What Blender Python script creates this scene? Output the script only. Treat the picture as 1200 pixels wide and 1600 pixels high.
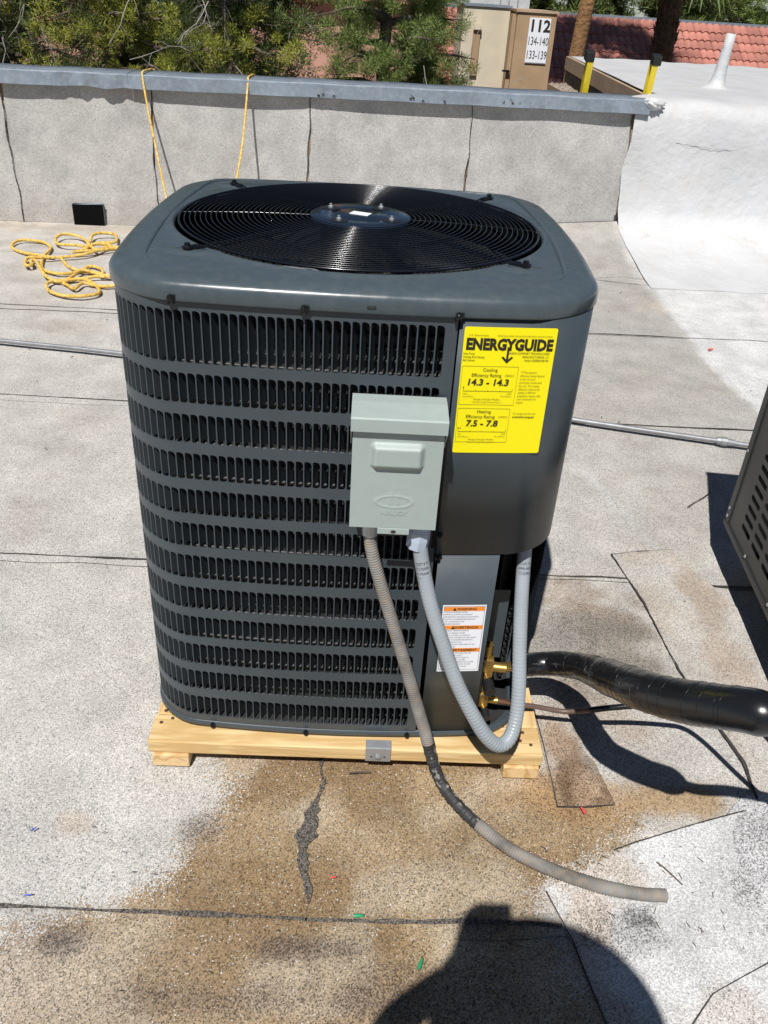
import bpy, bmesh, math, random
import numpy as np
from mathutils import Vector, Matrix
random.seed(7); rng = np.random.default_rng(7)
for o in list(bpy.data.objects): bpy.data.objects.remove(o)
S = bpy.context.scene; C = S.collection
R_ = math.radians

# ------------------------------------------------------------------ camera, sky, sun, exposure
yaw, pit, rol = .0371, .5574, .0648
fw = Vector((math.sin(yaw)*math.cos(pit), math.cos(yaw)*math.cos(pit), -math.sin(pit)))
rt = Vector((math.cos(yaw), -math.sin(yaw), 0)); up = rt.cross(fw)
rt2 = rt*math.cos(rol)+up*math.sin(rol); up2 = -rt*math.sin(rol)+up*math.cos(rol)
cd = bpy.data.cameras.new('camera'); cam = bpy.data.objects.new('camera', cd); C.objects.link(cam)
cam.matrix_world = Matrix(((rt2.x, up2.x, -fw.x, .0236), (rt2.y, up2.y, -fw.y, -1.9431), (rt2.z, up2.z, -fw.z, 1.6553), (0, 0, 0, 1)))
cd.sensor_fit = 'VERTICAL'; cd.sensor_height = 36; cd.sensor_width = 36; cd.lens = 36*1303.8/1600
cd.clip_start = .02; cd.clip_end = 600
S.camera = cam; S.render.resolution_x = 768; S.render.resolution_y = 1024
W = bpy.data.worlds.new("World"); S.world = W; W.use_nodes = True
wn = W.node_tree; bg = wn.nodes['Background']; sky = wn.nodes.new('ShaderNodeTexSky')
sky.sky_type = 'NISHITA'; sky.sun_disc = False; sky.altitude = 620; sky.air_density = .65; sky.dust_density = .1; sky.sun_elevation = R_(56.2); sky.sun_rotation = R_(197)
wn.links.new(sky.outputs[0], bg.inputs[0]); bg.inputs[1].default_value = .05
sl = bpy.data.lights.new('sun', 'SUN'); sl.energy = 5.0; sl.angle = R_(.53); sl.color = (1, .97, .935)
sun = bpy.data.objects.new('sun', sl); C.objects.link(sun)
sun.rotation_euler = Vector((.198, .64, -1)).to_track_quat('-Z', 'Y').to_euler()
S.view_settings.view_transform = 'Standard'; S.view_settings.look = 'None'
S.view_settings.exposure = .12; S.view_settings.gamma = 1; S.view_settings.use_curve_mapping = False

# ------------------------------------------------------------------ helpers
def tag(o, label=None, cat=None, group=None, kind=None):
    if label: o['label'] = label
    if cat: o['category'] = cat
    if group: o['group'] = group
    if kind: o['kind'] = kind
    return o
def thing(name, label, cat, loc=(0, 0, 0), rz=0, group=None):
    o = bpy.data.objects.new(name, None); C.objects.link(o); o.location = loc; o.rotation_euler = (0, 0, rz)
    o.empty_display_size = .1
    return tag(o, label, cat, group)
def link(name, me, parent=None):
    o = bpy.data.objects.new(name, me); C.objects.link(o)
    if parent: o.parent = parent
    return o
class MB:
    """collects geometry for ONE mesh object"""
    def __init__(s): s.v = []; s.f = []; s.sm = []
    def add(s, v, f, smooth=False):
        b = len(s.v); s.v += [tuple(p) for p in v]; s.f += [tuple(i+b for i in q) for q in f]; s.sm += [smooth]*len(f); return s
    def box(s, x0, x1, y0, y1, z0, z1, M=None, bev=0):
        if bev:
            bm = bmesh.new(); bmesh.ops.create_cube(bm, size=1)
            for v in bm.verts: v.co = Vector((x0+(v.co.x+.5)*(x1-x0), y0+(v.co.y+.5)*(y1-y0), z0+(v.co.z+.5)*(z1-z0)))
            bmesh.ops.bevel(bm, geom=bm.edges[:], offset=bev, segments=2, affect='EDGES', profile=.5)
            bm.verts.index_update(); vs = [v.co.copy() for v in bm.verts]; fs = [[v.index for v in f.verts] for f in bm.faces]; bm.free()
        else:
            vs = [Vector((x, y, z)) for z in (z0, z1) for y in (y0, y1) for x in (x0, x1)]
            fs = [(0, 2, 3, 1), (4, 5, 7, 6), (0, 1, 5, 4), (2, 6, 7, 3), (0, 4, 6, 2), (1, 3, 7, 5)]
        if M is not None: vs = [M@v for v in vs]
        return s.add(vs, fs)
    def tube(s, pts, r, n=12, cap=True, smooth=True, closed=False):
        P = [Vector(p) for p in pts]; N = len(P); rr = r if hasattr(r, '__len__') else [r]*N
        T = []
        for i in range(N):
            a = P[(i-1) % N] if (i > 0 or closed) else P[0]; b = P[(i+1) % N] if (i < N-1 or closed) else P[-1]
            T.append((b-a).normalized())
        u = T[0].orthogonal().normalized(); V = []
        for i in range(N):
            u = (u-T[i]*u.dot(T[i])).normalized(); w = T[i].cross(u)
            for k in range(n):
                a = 2*math.pi*k/n; V.append(P[i]+(u*math.cos(a)+w*math.sin(a))*rr[i])
        F = []
        for i in range(N if closed else N-1):
            j = (i+1) % N
            for k in range(n):
                m = (k+1) % n; F.append((i*n+k, i*n+m, j*n+m, j*n+k))
        s.add(V, F, smooth)
        if cap and not closed:
            s.add(V[:n][::-1], [tuple(range(n))]); s.add(V[-n:], [tuple(range(n))])
        return s
    def lathe(s, prof, n=24, M=None, smooth=True, cap=True):
        V = [Vector((r*math.cos(2*math.pi*k/n), r*math.sin(2*math.pi*k/n), z)) for r, z in prof for k in range(n)]
        if M is not None: V = [M@v for v in V]
        F = [(i*n+k, i*n+(k+1) % n, (i+1)*n+(k+1) % n, (i+1)*n+k) for i in range(len(prof)-1) for k in range(n)]
        s.add(V, F, smooth)
        if cap:
            s.add(V[:n][::-1], [tuple(range(n))]); s.add(V[-n:], [tuple(range(n))])
        return s
    def grid(s, V, nu, nv, smooth=True):
        s.add(V, [(j*nu+i, j*nu+i+1, (j+1)*nu+i+1, (j+1)*nu+i) for j in range(nv-1) for i in range(nu-1)], smooth); return s
    def mesh(s, name, mat=None):
        me = bpy.data.meshes.new(name); me.from_pydata(s.v, [], s.f)
        me.polygons.foreach_set('use_smooth', s.sm); me.update()
        if mat: me.materials.append(mat)
        return me
    def build(s, name, mat, parent=None): return link(name, s.mesh(name, mat), parent)
def cyl(p, q, r, n=16, r2=None): return MB().tube([p, q], [r, r if r2 is None else r2], n)
def spline(pts, per=8):
    P = [Vector(p) for p in pts]; P = [P[0]*2-P[1]]+P+[P[-1]*2-P[-2]]; o = []
    for i in range(1, len(P)-2):
        a, b, c, d = P[i-1:i+3]
        for k in range(per):
            t = k/per; o.append(.5*((2*b)+(c-a)*t+(2*a-5*b+4*c-d)*t*t+(3*b-a-3*c+d)*t**3))
    o.append(P[-2]); return o
def resample(P, step):
    L = [0]
    for a, b in zip(P[:-1], P[1:]): L.append(L[-1]+(b-a).length)
    n = max(2, int(L[-1]/step)); o = []; j = 0
    for i in range(n+1):
        s = L[-1]*i/n
        while j < len(P)-2 and L[j+1] < s: j += 1
        t = (s-L[j])/max(1e-9, L[j+1]-L[j]); o.append(P[j].lerp(P[j+1], min(1, t)))
    return o, L[-1]

# ------------------------------------------------------------------ materials
def mat(name, col, rough=.6, metal=0, bump=0, bscale=80, var=0, vscale=6, spec=.5, coat=0, det=4, randv=0, dark=None):
    m = bpy.data.materials.new(name); m.use_nodes = True; nt = m.node_tree; b = nt.nodes['Principled BSDF']
    b.inputs['Roughness'].default_value = rough; b.inputs['Metallic'].default_value = metal
    b.inputs['Specular IOR Level'].default_value = spec; b.inputs['Coat Weight'].default_value = coat; b.inputs['Coat Roughness'].default_value = .15
    tc = nt.nodes.new('ShaderNodeTexCoord'); col = tuple(col)
    ns = nt.nodes.new('ShaderNodeTexNoise'); ns.inputs['Scale'].default_value = vscale; ns.inputs['Detail'].default_value = det
    nt.links.new(tc.outputs['Object'], ns.inputs['Vector'])
    rp = nt.nodes.new('ShaderNodeValToRGB'); rp.color_ramp.elements[0].position = .3; rp.color_ramp.elements[1].position = .7
    d = dark or tuple(c*(1-var) for c in col); l = tuple(min(1, c*(1+var)) for c in col)
    rp.color_ramp.elements[0].color = (*d, 1); rp.color_ramp.elements[1].color = (*l, 1)
    nt.links.new(ns.outputs[0], rp.inputs[0]); out = rp.outputs[0]
    if randv:
        oi = nt.nodes.new('ShaderNodeObjectInfo'); hs = nt.nodes.new('ShaderNodeHueSaturation')
        mp = nt.nodes.new('ShaderNodeMapRange'); mp.inputs[3].default_value = 1-randv; mp.inputs[4].default_value = 1+randv
        nt.links.new(oi.outputs['Random'], mp.inputs[0]); nt.links.new(mp.outputs[0], hs.inputs['Value']); nt.links.new(out, hs.inputs['Color']); out = hs.outputs[0]
    nt.links.new(out, b.inputs['Base Color'])
    if bump:
        n2 = nt.nodes.new('ShaderNodeTexNoise'); n2.inputs['Scale'].default_value = bscale; n2.inputs['Detail'].default_value = 5
        nt.links.new(tc.outputs['Object'], n2.inputs['Vector']); bp = nt.nodes.new('ShaderNodeBump'); bp.inputs['Strength'].default_value = min(1, bump*2)
        bp.inputs['Distance'].default_value = bump*.5/bscale*2
        nt.links.new(n2.outputs[0], bp.inputs['Height']); nt.links.new(bp.outputs[0], b.inputs['Normal'])
    m['b'] = 1
    return m
def P_(m): return m.node_tree.nodes['Principled BSDF']
# scuffs and dust on painted metal: roughness variation
def dusty(m, amt=.25, scale=9, dcol=(.3, .29, .27), cover=.25):
    nt = m.node_tree; b = P_(m); tc = nt.nodes.new('ShaderNodeTexCoord')
    n = nt.nodes.new('ShaderNodeTexNoise'); n.inputs['Scale'].default_value = scale; n.inputs['Detail'].default_value = 9; n.inputs['Roughness'].default_value = .65
    nt.links.new(tc.outputs['Object'], n.inputs['Vector'])
    mr = nt.nodes.new('ShaderNodeMapRange'); mr.inputs[1].default_value = .35; mr.inputs[2].default_value = .7
    mr.inputs[3].default_value = b.inputs['Roughness'].default_value; mr.inputs[4].default_value = b.inputs['Roughness'].default_value+amt
    nt.links.new(n.outputs[0], mr.inputs[0]); nt.links.new(mr.outputs[0], b.inputs['Roughness'])
    src = b.inputs['Base Color'].links[0].from_socket; mx = nt.nodes.new('ShaderNodeMixRGB'); mx.inputs[2].default_value = (*dcol, 1)
    m2 = nt.nodes.new('ShaderNodeMapRange'); m2.inputs[1].default_value = .45; m2.inputs[2].default_value = .8; m2.inputs[4].default_value = cover
    n3 = nt.nodes.new('ShaderNodeTexNoise'); n3.inputs['Scale'].default_value = scale*4; n3.inputs['Detail'].default_value = 10
    nt.links.new(tc.outputs['Object'], n3.inputs['Vector'])
    nt.links.new(n3.outputs[0], m2.inputs[0]); nt.links.new(m2.outputs[0], mx.inputs[0]); nt.links.new(src, mx.inputs[1]); nt.links.new(mx.outputs[0], b.inputs['Base Color'])
    return m
CAB = (.047, .061, .071)
M = {}
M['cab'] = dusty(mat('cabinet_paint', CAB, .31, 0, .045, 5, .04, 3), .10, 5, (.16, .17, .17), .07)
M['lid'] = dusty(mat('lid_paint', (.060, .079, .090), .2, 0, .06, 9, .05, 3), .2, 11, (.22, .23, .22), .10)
M['cab2'] = dusty(mat('shaded_condenser_paint', (.026, .028, .028), .4, 0, .02, 300, .06, 3), .1, 5, (.1, .1, .1), .1)  # weakly lit side put into the colour, darker than the paint itself
M['fin'] = mat('shaded_cabinet_paint', (.034, .043, .050), .4, 0, 0, 80, .1, 8)  # same paint as the cabinet, shade inside the louvres put into the colour
M['blackgloss'] = mat('black_coated_wire', (.006, .007, .01), .18, 0, 0, 80, 0, 5)
M['hub'] = mat('hub_paint', (.012, .02, .035), .14, 0, .02, 20, .1, 5)
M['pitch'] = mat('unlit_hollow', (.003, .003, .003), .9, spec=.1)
M['blackmatte'] = mat('black_plastic', (.012, .012, .013), .5, 0, 0, 80, .1, 5)
M['void'] = mat('dark_interior', (.02, .021, .022), .7, 0, 0, 50, .3, 9)
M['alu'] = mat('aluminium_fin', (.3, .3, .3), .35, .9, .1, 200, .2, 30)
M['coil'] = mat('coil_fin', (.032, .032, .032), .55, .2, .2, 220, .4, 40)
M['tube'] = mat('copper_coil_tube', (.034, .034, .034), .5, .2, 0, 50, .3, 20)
M['emt'] = mat('dull_steel_tube', (.26, .27, .28), .5, .4, 0, 60, .15, 25)
M['silver'] = mat('galvanised_steel', (.42, .44, .46), .42, .6, .03, 60, .15, 25)
M['screw'] = mat('black_screw', (.008, .008, .009), .25, .2)
M['boxgrey'] = dusty(mat('disconnect_paint', (.34, .40, .38), .42, 0, .02, 60, .03, 4), .1, 12, (.30, .31, .28), .35)
M['dark_gap'] = mat('shadow_gap', (.03, .035, .035), .6)
M['conduit'] = mat('grey_pvc_conduit', (.30, .335, .36), .33, 0, .02, 200, .05, 15)
M['pvcblue'] = mat('grey_blue_fitting', (.42, .48, .58), .38, 0, 0, 60, .04, 15)
M['oldhose'] = dusty(mat('weathered_conduit', (.22, .212, .20), .75, 0, .2, 160, .22, 18, dark=(.12, .112, .10)), .1, 15, (.34, .25, .15), .6)
M['oldhoseblack'] = mat('black_split_jacket', (.035, .035, .036), .6, 0, .3, 120, .3, 25)
M['tape'] = mat('black_vinyl_wrap', (.009, .0095, .011), .27, 0, .12, 16, .2, 10, coat=.15)
M['brass'] = mat('brass', (.42, .28, .09), .38, .8, .1, 90, .2, 20)
M['copper'] = mat('tarnished_copper', (.35, .19, .12), .35, .8, .05, 90, .35, 14)
M['copperdull'] = mat('dull_brown_copper', (.17, .115, .095), .5, .3, .05, 90, .15, 14)
M['yellow'] = mat('yellow_label', (.88, .77, .0), .38, 0, 0, 60, .01, 5)
M['ink'] = mat('printing_ink', (.02, .014, .008), .6)
M['inkgrey'] = mat('thin_grey_ink', (.1, .1, .12), .6)
M['inkolive'] = mat('thin_print_on_yellow', (.2, .16, .01), .6)
M['paper'] = mat('white_label', (.78, .8, .84), .5, 0, 0, 60, .02, 8)
M['orange'] = mat('orange_label_band', (.85, .27, .03), .5)
M['bluepr'] = mat('blue_print', (.05, .08, .35), .5)
M['ladder'] = mat('yellow_fibreglass', (.72, .55, .03), .5, 0, .1, 80, .12, 15)
M['flash'] = dusty(mat('galvanised_flashing', (.21, .25, .295), .5, .25, .1, 14, .15, 9), .2, 8, (.42, .43, .44), .4)
M['foam'] = mat('white_roof_coating', (.52, .525, .53), .6, 0, .3, 18, .08, 2.0, det=8)
dusty(M['foam'], .1, 1.3, (.42, .39, .34), .38)
M['tar'] = mat('bitumen', (.045, .04, .036), .75, 0, .9, 170, .5, 120)
M['stucco'] = mat('cream_stucco', (.60, .53, .40), .9, 0, .3, 70, .08, 3, det=8)
M['stuccob'] = mat('tan_stucco', (.38, .26, .155), .9, 0, .3, 70, .08, 4, det=8)
M['terra'] = mat('pink_stucco', (.55, .30, .23), .9, 0, .3, 20, .08, 2)
M['tile'] = mat('clay_tile', (.40, .165, .125), .8, 0, .2, 25, .22, 2.5, det=8, randv=.22)
M['fascia'] = mat('tan_fascia_board', (.42, .30, .20), .75, 0, .2, 20, .12, 4)
M['gravel'] = mat('gravel_stone', (.35, .29, .24), .9, 0, .3, 50, .3, 20, randv=.3)
M['bark'] = mat('bark', (.13, .10, .08), .9, 0, .9, 22, .35, 9, det=8)
M['palmbark'] = mat('palm_bark', (.10, .06, .035), .95, 0, 1, 25, .5, 14, det=8)
M['pole'] = mat('brown_palm_trunk', (.26, .135, .055), .85, 0, .6, 18, .3, 8, det=8)
M['twig'] = mat('grey_dry_twig', (.33, .30, .27), .9, 0, 0, 50, .25, 4)
M['dirt'] = mat('ground_soil', (.2, .15, .11), .95, 0, .5, 8, .3, .7, det=8)
M['green'] = mat('green_plastic', (.02, .3, .12), .4)
M['red'] = mat('red_plastic', (.7, .08, .08), .4)
M['blue'] = mat('blue_plastic', (.05, .1, .5), .4)
M['skin'] = mat('skin', (.5, .3, .22), .5, 0, 0, 60, .05, 10)
M['shirt'] = mat('navy_cloth', (.04, .05, .09), .9, 0, .2, 200, .1, 10)
M['jeans'] = mat('denim', (.05, .08, .15), .9, 0, .2, 200, .15, 10)
M['hat'] = mat('straw_hat', (.5, .4, .22), .85, 0, .4, 90, .12, 20)
M['shoe'] = mat('brown_leather', (.1, .05, .03), .5)

def leafmat(name, c1, c2):
    m = mat(name, c1, .6); nt = m.node_tree; b = P_(m)
    g = nt.nodes.new('ShaderNodeNewGeometry'); r = nt.nodes.new('ShaderNodeValToRGB')
    r.color_ramp.elements[0].color = (*c1, 1); r.color_ramp.elements[1].color = (*c2, 1)
    nt.links.new(g.outputs['Random Per Island'], r.inputs[0]); nt.links.new(r.outputs[0], b.inputs['Base Color'])
    b.inputs['Subsurface Weight'].default_value = 0; b.inputs['Roughness'].default_value = .55
    tr = nt.nodes.new('ShaderNodeBsdfTranslucent'); nt.links.new(r.outputs[0], tr.inputs[0]); mx = nt.nodes.new('ShaderNodeMixShader'); mx.inputs[0].default_value = .3
    nt.links.new(b.outputs[0], mx.inputs[1]); nt.links.new(tr.outputs[0], mx.inputs[2]); nt.links.new(mx.outputs[0], nt.nodes['Material Output'].inputs[0])
    return m
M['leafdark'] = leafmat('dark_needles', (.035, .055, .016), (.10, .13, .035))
M['leafyel'] = leafmat('sunlit_yellow_needles', (.22, .25, .03), (.50, .50, .09))  # sunlight on the tufts put into the needle colour
M['leafmid'] = leafmat('mid_green_needles', (.11, .16, .04), (.28, .36, .10))
M['palmleaf'] = leafmat('palm_leaf', (.08, .14, .03), (.2, .28, .07))

# wood: grain along local X
def wood(name, c1, c2, sc=(3, 26, 26)):
    m = mat(name, c1, .62); nt = m.node_tree; b = P_(m); tc = nt.nodes.new('ShaderNodeTexCoord'); mp = nt.nodes.new('ShaderNodeMapping')
    mp.inputs['Scale'].default_value = sc
    oi = nt.nodes.new('ShaderNodeObjectInfo'); ad = nt.nodes.new('ShaderNodeVectorMath'); ad.operation = 'ADD'
    cm = nt.nodes.new('ShaderNodeVectorMath'); cm.operation = 'SCALE'; cm.inputs[0].default_value = (3, 5, 7); nt.links.new(oi.outputs['Random'], cm.inputs['Scale'])
    nt.links.new(tc.outputs['Object'], ad.inputs[0]); nt.links.new(cm.outputs[0], ad.inputs[1]); nt.links.new(ad.outputs[0], mp.inputs[0])
    n = nt.nodes.new('ShaderNodeTexNoise'); n.inputs['Scale'].default_value = 1; n.inputs['Detail'].default_value = 3; n.inputs['Distortion'].default_value = .6
    nt.links.new(mp.outputs[0], n.inputs['Vector'])
    wv = nt.nodes.new('ShaderNodeMath'); wv.operation = 'MULTIPLY'; wv.inputs[1].default_value = 22; nt.links.new(n.outputs[0], wv.inputs[0])
    sn = nt.nodes.new('ShaderNodeMath'); sn.operation = 'SINE'; nt.links.new(wv.outputs[0], sn.inputs[0])
    mr = nt.nodes.new('ShaderNodeMapRange'); mr.inputs[1].default_value = -1; nt.links.new(sn.outputs[0], mr.inputs[0])
    r = nt.nodes.new('ShaderNodeValToRGB'); r.color_ramp.elements[0].color = (*c1, 1); r.color_ramp.elements[1].color = (*c2, 1)
    nt.links.new(mr.outputs[0], r.inputs[0]); nt.links.new(r.outputs[0], b.inputs['Base Color'])
    vk = nt.nodes.new('ShaderNodeTexVoronoi'); vk.inputs['Scale'].default_value = 6.5; nt.links.new(ad.outputs[0], vk.inputs['Vector'])
    kr = nt.nodes.new('ShaderNodeMapRange'); kr.inputs[1].default_value = .03; kr.inputs[2].default_value = .11; kr.inputs[3].default_value = .85; kr.inputs[4].default_value = 0; nt.links.new(vk.outputs['Distance'], kr.inputs[0])
    km = nt.nodes.new('ShaderNodeMixRGB'); km.inputs[2].default_value = (.22, .10, .035, 1); nt.links.new(kr.outputs[0], km.inputs[0]); nt.links.new(r.outputs[0], km.inputs[1]); nt.links.new(km.outputs[0], b.inputs['Base Color'])
    bp = nt.nodes.new('ShaderNodeBump'); bp.inputs['Strength'].default_value = .25; bp.inputs['Distance'].default_value = .002
    nt.links.new(mr.outputs[0], bp.inputs['Height']); nt.links.new(bp.outputs[0], b.inputs['Normal'])
    return m
M['pine'] = wood('pine_lumber', (.56, .37, .155), (.72, .53, .27))
M['pinex'] = wood('pine_end_block', (.52, .33, .14), (.70, .50, .26), (20, 4, 20))
# rope braid: bands
def rope_mat():
    m = mat('yellow_braided_rope', (.78, .52, .09), .75, 0, 0); nt = m.node_tree; b = P_(m)
    tc = nt.nodes.new('ShaderNodeTexCoord'); v = nt.nodes.new('ShaderNodeTexVoronoi'); v.inputs['Scale'].default_value = 75
    nt.links.new(tc.outputs['Object'], v.inputs['Vector'])
    r = nt.nodes.new('ShaderNodeValToRGB'); r.color_ramp.interpolation = 'LINEAR'
    e = r.color_ramp.elements; e[0].color = (.30, .14, .015, 1); e[0].position = .0; e[1].color = (.66, .40, .055, 1); e[1].position = .3
    x = e.new(.95); x.color = (.78, .58, .20, 1)
    nt.links.new(v.outputs['Color'], r.inputs[0]); nt.links.new(r.outputs[0], b.inputs['Base Color'])
    bp = nt.nodes.new('ShaderNodeBump'); bp.inputs['Distance'].default_value = .004; nt.links.new(v.outputs['Distance'], bp.inputs['Height']); nt.links.new(bp.outputs[0], b.inputs['Normal'])
    return m
M['rope'] = rope_mat()
# granule roofing: vertex colour 'tint' (own colour of stains) x per-granule brightness, 'speck' = share of lost/dark granules
def granule(name, scale=380, base=(.5, .5, .5), use_attr=True, contrast=1., speck=.15, bump=.6):
    m = bpy.data.materials.new(name); m.use_nodes = True; nt = m.node_tree; b = nt.nodes['Principled BSDF']; L = nt.links.new
    b.inputs['Roughness'].default_value = .88; b.inputs['Specular IOR Level'].default_value = .25
    g = nt.nodes.new('ShaderNodeNewGeometry'); v = nt.nodes.new('ShaderNodeTexVoronoi'); v.inputs['Scale'].default_value = scale; L(g.outputs['Position'], v.inputs['Vector'])
    sep = nt.nodes.new('ShaderNodeSeparateColor'); L(v.outputs['Color'], sep.inputs[0])
    r = nt.nodes.new('ShaderNodeMapRange'); r.inputs[3].default_value = 1-.36*contrast; r.inputs[4].default_value = 1+.34*contrast; L(sep.outputs[0], r.inputs[0])
    # large scale mottling
    n = nt.nodes.new('ShaderNodeTexNoise'); n.inputs['Scale'].default_value = 5; n.inputs['Detail'].default_value = 8; n.inputs['Roughness'].default_value = .6; L(g.outputs['Position'], n.inputs['Vector'])
    nr = nt.nodes.new('ShaderNodeMapRange'); nr.inputs[1].default_value = .3; nr.inputs[2].default_value = .7; nr.inputs[3].default_value = .80; nr.inputs[4].default_value = 1.13; L(n.outputs[0], nr.inputs[0])
    mu = nt.nodes.new('ShaderNodeMath'); mu.operation = 'MULTIPLY'; L(r.outputs[0], mu.inputs[0]); L(nr.outputs[0], mu.inputs[1])
    # middle scale clumps
    n2 = nt.nodes.new('ShaderNodeTexNoise'); n2.inputs['Scale'].default_value = 70; n2.inputs['Detail'].default_value = 4; L(g.outputs['Position'], n2.inputs['Vector'])
    # dark speck mask: random < speck (+clumping)
    th = nt.nodes.new('ShaderNodeMath'); th.operation = 'LESS_THAN'
    ma = nt.nodes.new('ShaderNodeMath'); ma.operation = 'MULTIPLY_ADD'; ma.inputs[1].default_value = .5; L(n2.outputs[0], ma.inputs[0]); L(sep.outputs[1], ma.inputs[2])
    ma.inputs[1].default_value = .28
    L(ma.outputs[0], th.inputs[0])
    if use_attr:
        at = nt.nodes.new('ShaderNodeAttribute'); at.attribute_name = 'tint'; at2 = nt.nodes.new('ShaderNodeAttribute'); at2.attribute_name = 'tint2'; at3 = nt.nodes.new('ShaderNodeAttribute'); at3.attribute_name = 'stain'
        wn_ = nt.nodes.new('ShaderNodeTexWhiteNoise'); wn_.noise_dimensions = '3D'; L(v.outputs['Color'], wn_.inputs['Vector'])
        lt = nt.nodes.new('ShaderNodeMath'); lt.operation = 'LESS_THAN'; L(wn_.outputs['Value'], lt.inputs[0]); L(at3.outputs['Fac'], lt.inputs[1])
        cm = nt.nodes.new('ShaderNodeMixRGB'); L(lt.outputs[0], cm.inputs[0]); L(at.outputs['Color'], cm.inputs[1]); L(at2.outputs['Color'], cm.inputs[2]); col = cm.outputs[0]
        am = nt.nodes.new('ShaderNodeMath'); am.operation = 'MULTIPLY_ADD'; df = nt.nodes.new('ShaderNodeMath'); df.operation = 'SUBTRACT'; L(at2.outputs['Alpha'], df.inputs[0]); L(at.outputs['Alpha'], df.inputs[1])
        L(df.outputs[0], am.inputs[0]); L(at3.outputs['Fac'], am.inputs[1]); L(at.outputs['Alpha'], am.inputs[2])
        ad = nt.nodes.new('ShaderNodeMath'); ad.operation = 'ADD'; ad.inputs[1].default_value = .09; L(am.outputs[0], ad.inputs[0]); L(ad.outputs[0], th.inputs[1])
    else:
        rgb = nt.nodes.new('ShaderNodeRGB'); rgb.outputs[0].default_value = (*base, 1); col = rgb.outputs[0]; th.inputs[1].default_value = .09+speck
    vm = nt.nodes.new('ShaderNodeVectorMath'); vm.operation = 'SCALE'; L(col, vm.inputs[0]); L(mu.outputs[0], vm.inputs['Scale'])
    mx = nt.nodes.new('ShaderNodeMixRGB'); L(th.outputs[0], mx.inputs[0]); L(vm.outputs[0], mx.inputs[1])
    dk = nt.nodes.new('ShaderNodeVectorMath'); dk.operation = 'SCALE'; dk.inputs['Scale'].default_value = .40; L(vm.outputs[0], dk.inputs[0]); L(dk.outputs[0], mx.inputs[2])
    L(mx.outputs[0], b.inputs['Base Color'])
    bp = nt.nodes.new('ShaderNodeBump'); bp.inputs['Strength'].default_value = bump; bp.inputs['Distance'].default_value = .0015; L(sep.outputs[2], bp.inputs['Height'])
    L(bp.outputs[0], b.inputs['Normal'])
    return m
M['gran'] = granule('granule_roofing')
M['wallgran'] = granule('granule_wall_roofing', 150, (.40, .392, .38), True, .5, .05, .4)

M['tarlite'] = granule('tar_with_granules', 330, (.13, .115, .10), False, 2.0, .22, .9)
# ------------------------------------------------------------------ text
def text_mesh(body, size, bold=0, align='CENTER', sx=1, shear=0):
    cu = bpy.data.curves.new('t', 'FONT'); cu.body = body; cu.size = size; cu.align_x = align; cu.align_y = 'CENTER'; cu.offset = bold; cu.resolution_u = 2; cu.shear = shear
    o = bpy.data.objects.new('t', cu); C.objects.link(o); dg = bpy.context.evaluated_depsgraph_get()
    me = bpy.data.meshes.new_from_object(o.evaluated_get(dg)); bpy.data.objects.remove(o); bpy.data.curves.remove(cu)
    V = [(v.co.x*sx, v.co.y) for v in me.vertices]; F = [tuple(p.vertices) for p in me.polygons]; bpy.data.meshes.remove(me)
    return V, F

# ================================================================== ROOF DECK
def sd_poly(P, poly):
    """signed distance (negative inside) of points P (n,2)"""
    poly = np.array(poly); d = np.full(len(P), 1e9); ins = np.zeros(len(P), bool); n = len(poly)
    for i in range(n):
        a, b = poly[i], poly[(i+1) % n]; e = b-a; w = P-a
        t = np.clip((w@e)/(e@e), 0, 1); d = np.minimum(d, np.linalg.norm(w-t[:, None]*e, axis=1))
        c = ((a[1] > P[:, 1]) != (b[1] > P[:, 1])) & (P[:, 0] < (b[0]-a[0])*(P[:, 1]-a[1])/(b[1]-a[1]+1e-12)+a[0]); ins ^= c
    return np.where(ins, -d, d)
_nt = rng.random((64, 64))
def vn(P, s, o=0):
    x = P[:, 0]*s+o*17.3+1000; y = P[:, 1]*s+o*9.1+1000; i = np.floor(x).astype(int); j = np.floor(y).astype(int); fx = x-i; fy = y-j
    fx = fx*fx*(3-2*fx); fy = fy*fy*(3-2*fy); g = lambda a, b: _nt[a % 64, b % 64]
    return (g(i, j)*(1-fx)+g(i+1, j)*fx)*(1-fy)+(g(i, j+1)*(1-fx)+g(i+1, j+1)*fx)*fy
def fbm(P, s, o=0, n=4):
    r = 0; a = .5
    for k in range(n): r = r+a*vn(P, s*2**k, o+k); a *= .5
    return r/(1-.5**n)
def sm(d, w): return 1/(1+np.exp(np.clip(d/w, -30, 30)))
BROWN = [(-.34, -.40), (-.27, -.58), (-.28, -.67), (-.35, -.77), (-.42, -.86), (-.75, -.92), (-1.1, -1.2), (-1.1, -2.2), (.6, -2.2), (.56, -1.2), (.48, -.96), (.44, -.83), (.61, -.71), (.69, -.64), (.60, -.50), (.49, -.47), (.3, -.2), (-.2, -.2)]
WHITE_EDGE = [(1.95, 5.2), (1.96, 3.86), (1.93, 3.2), (1.886, 2.47), (1.885, 2.1), (1.905, 1.79), (1.95, 1.2), (2.05, .4), (2.2, -1), (9, -1), (9, 5.2)]
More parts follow.
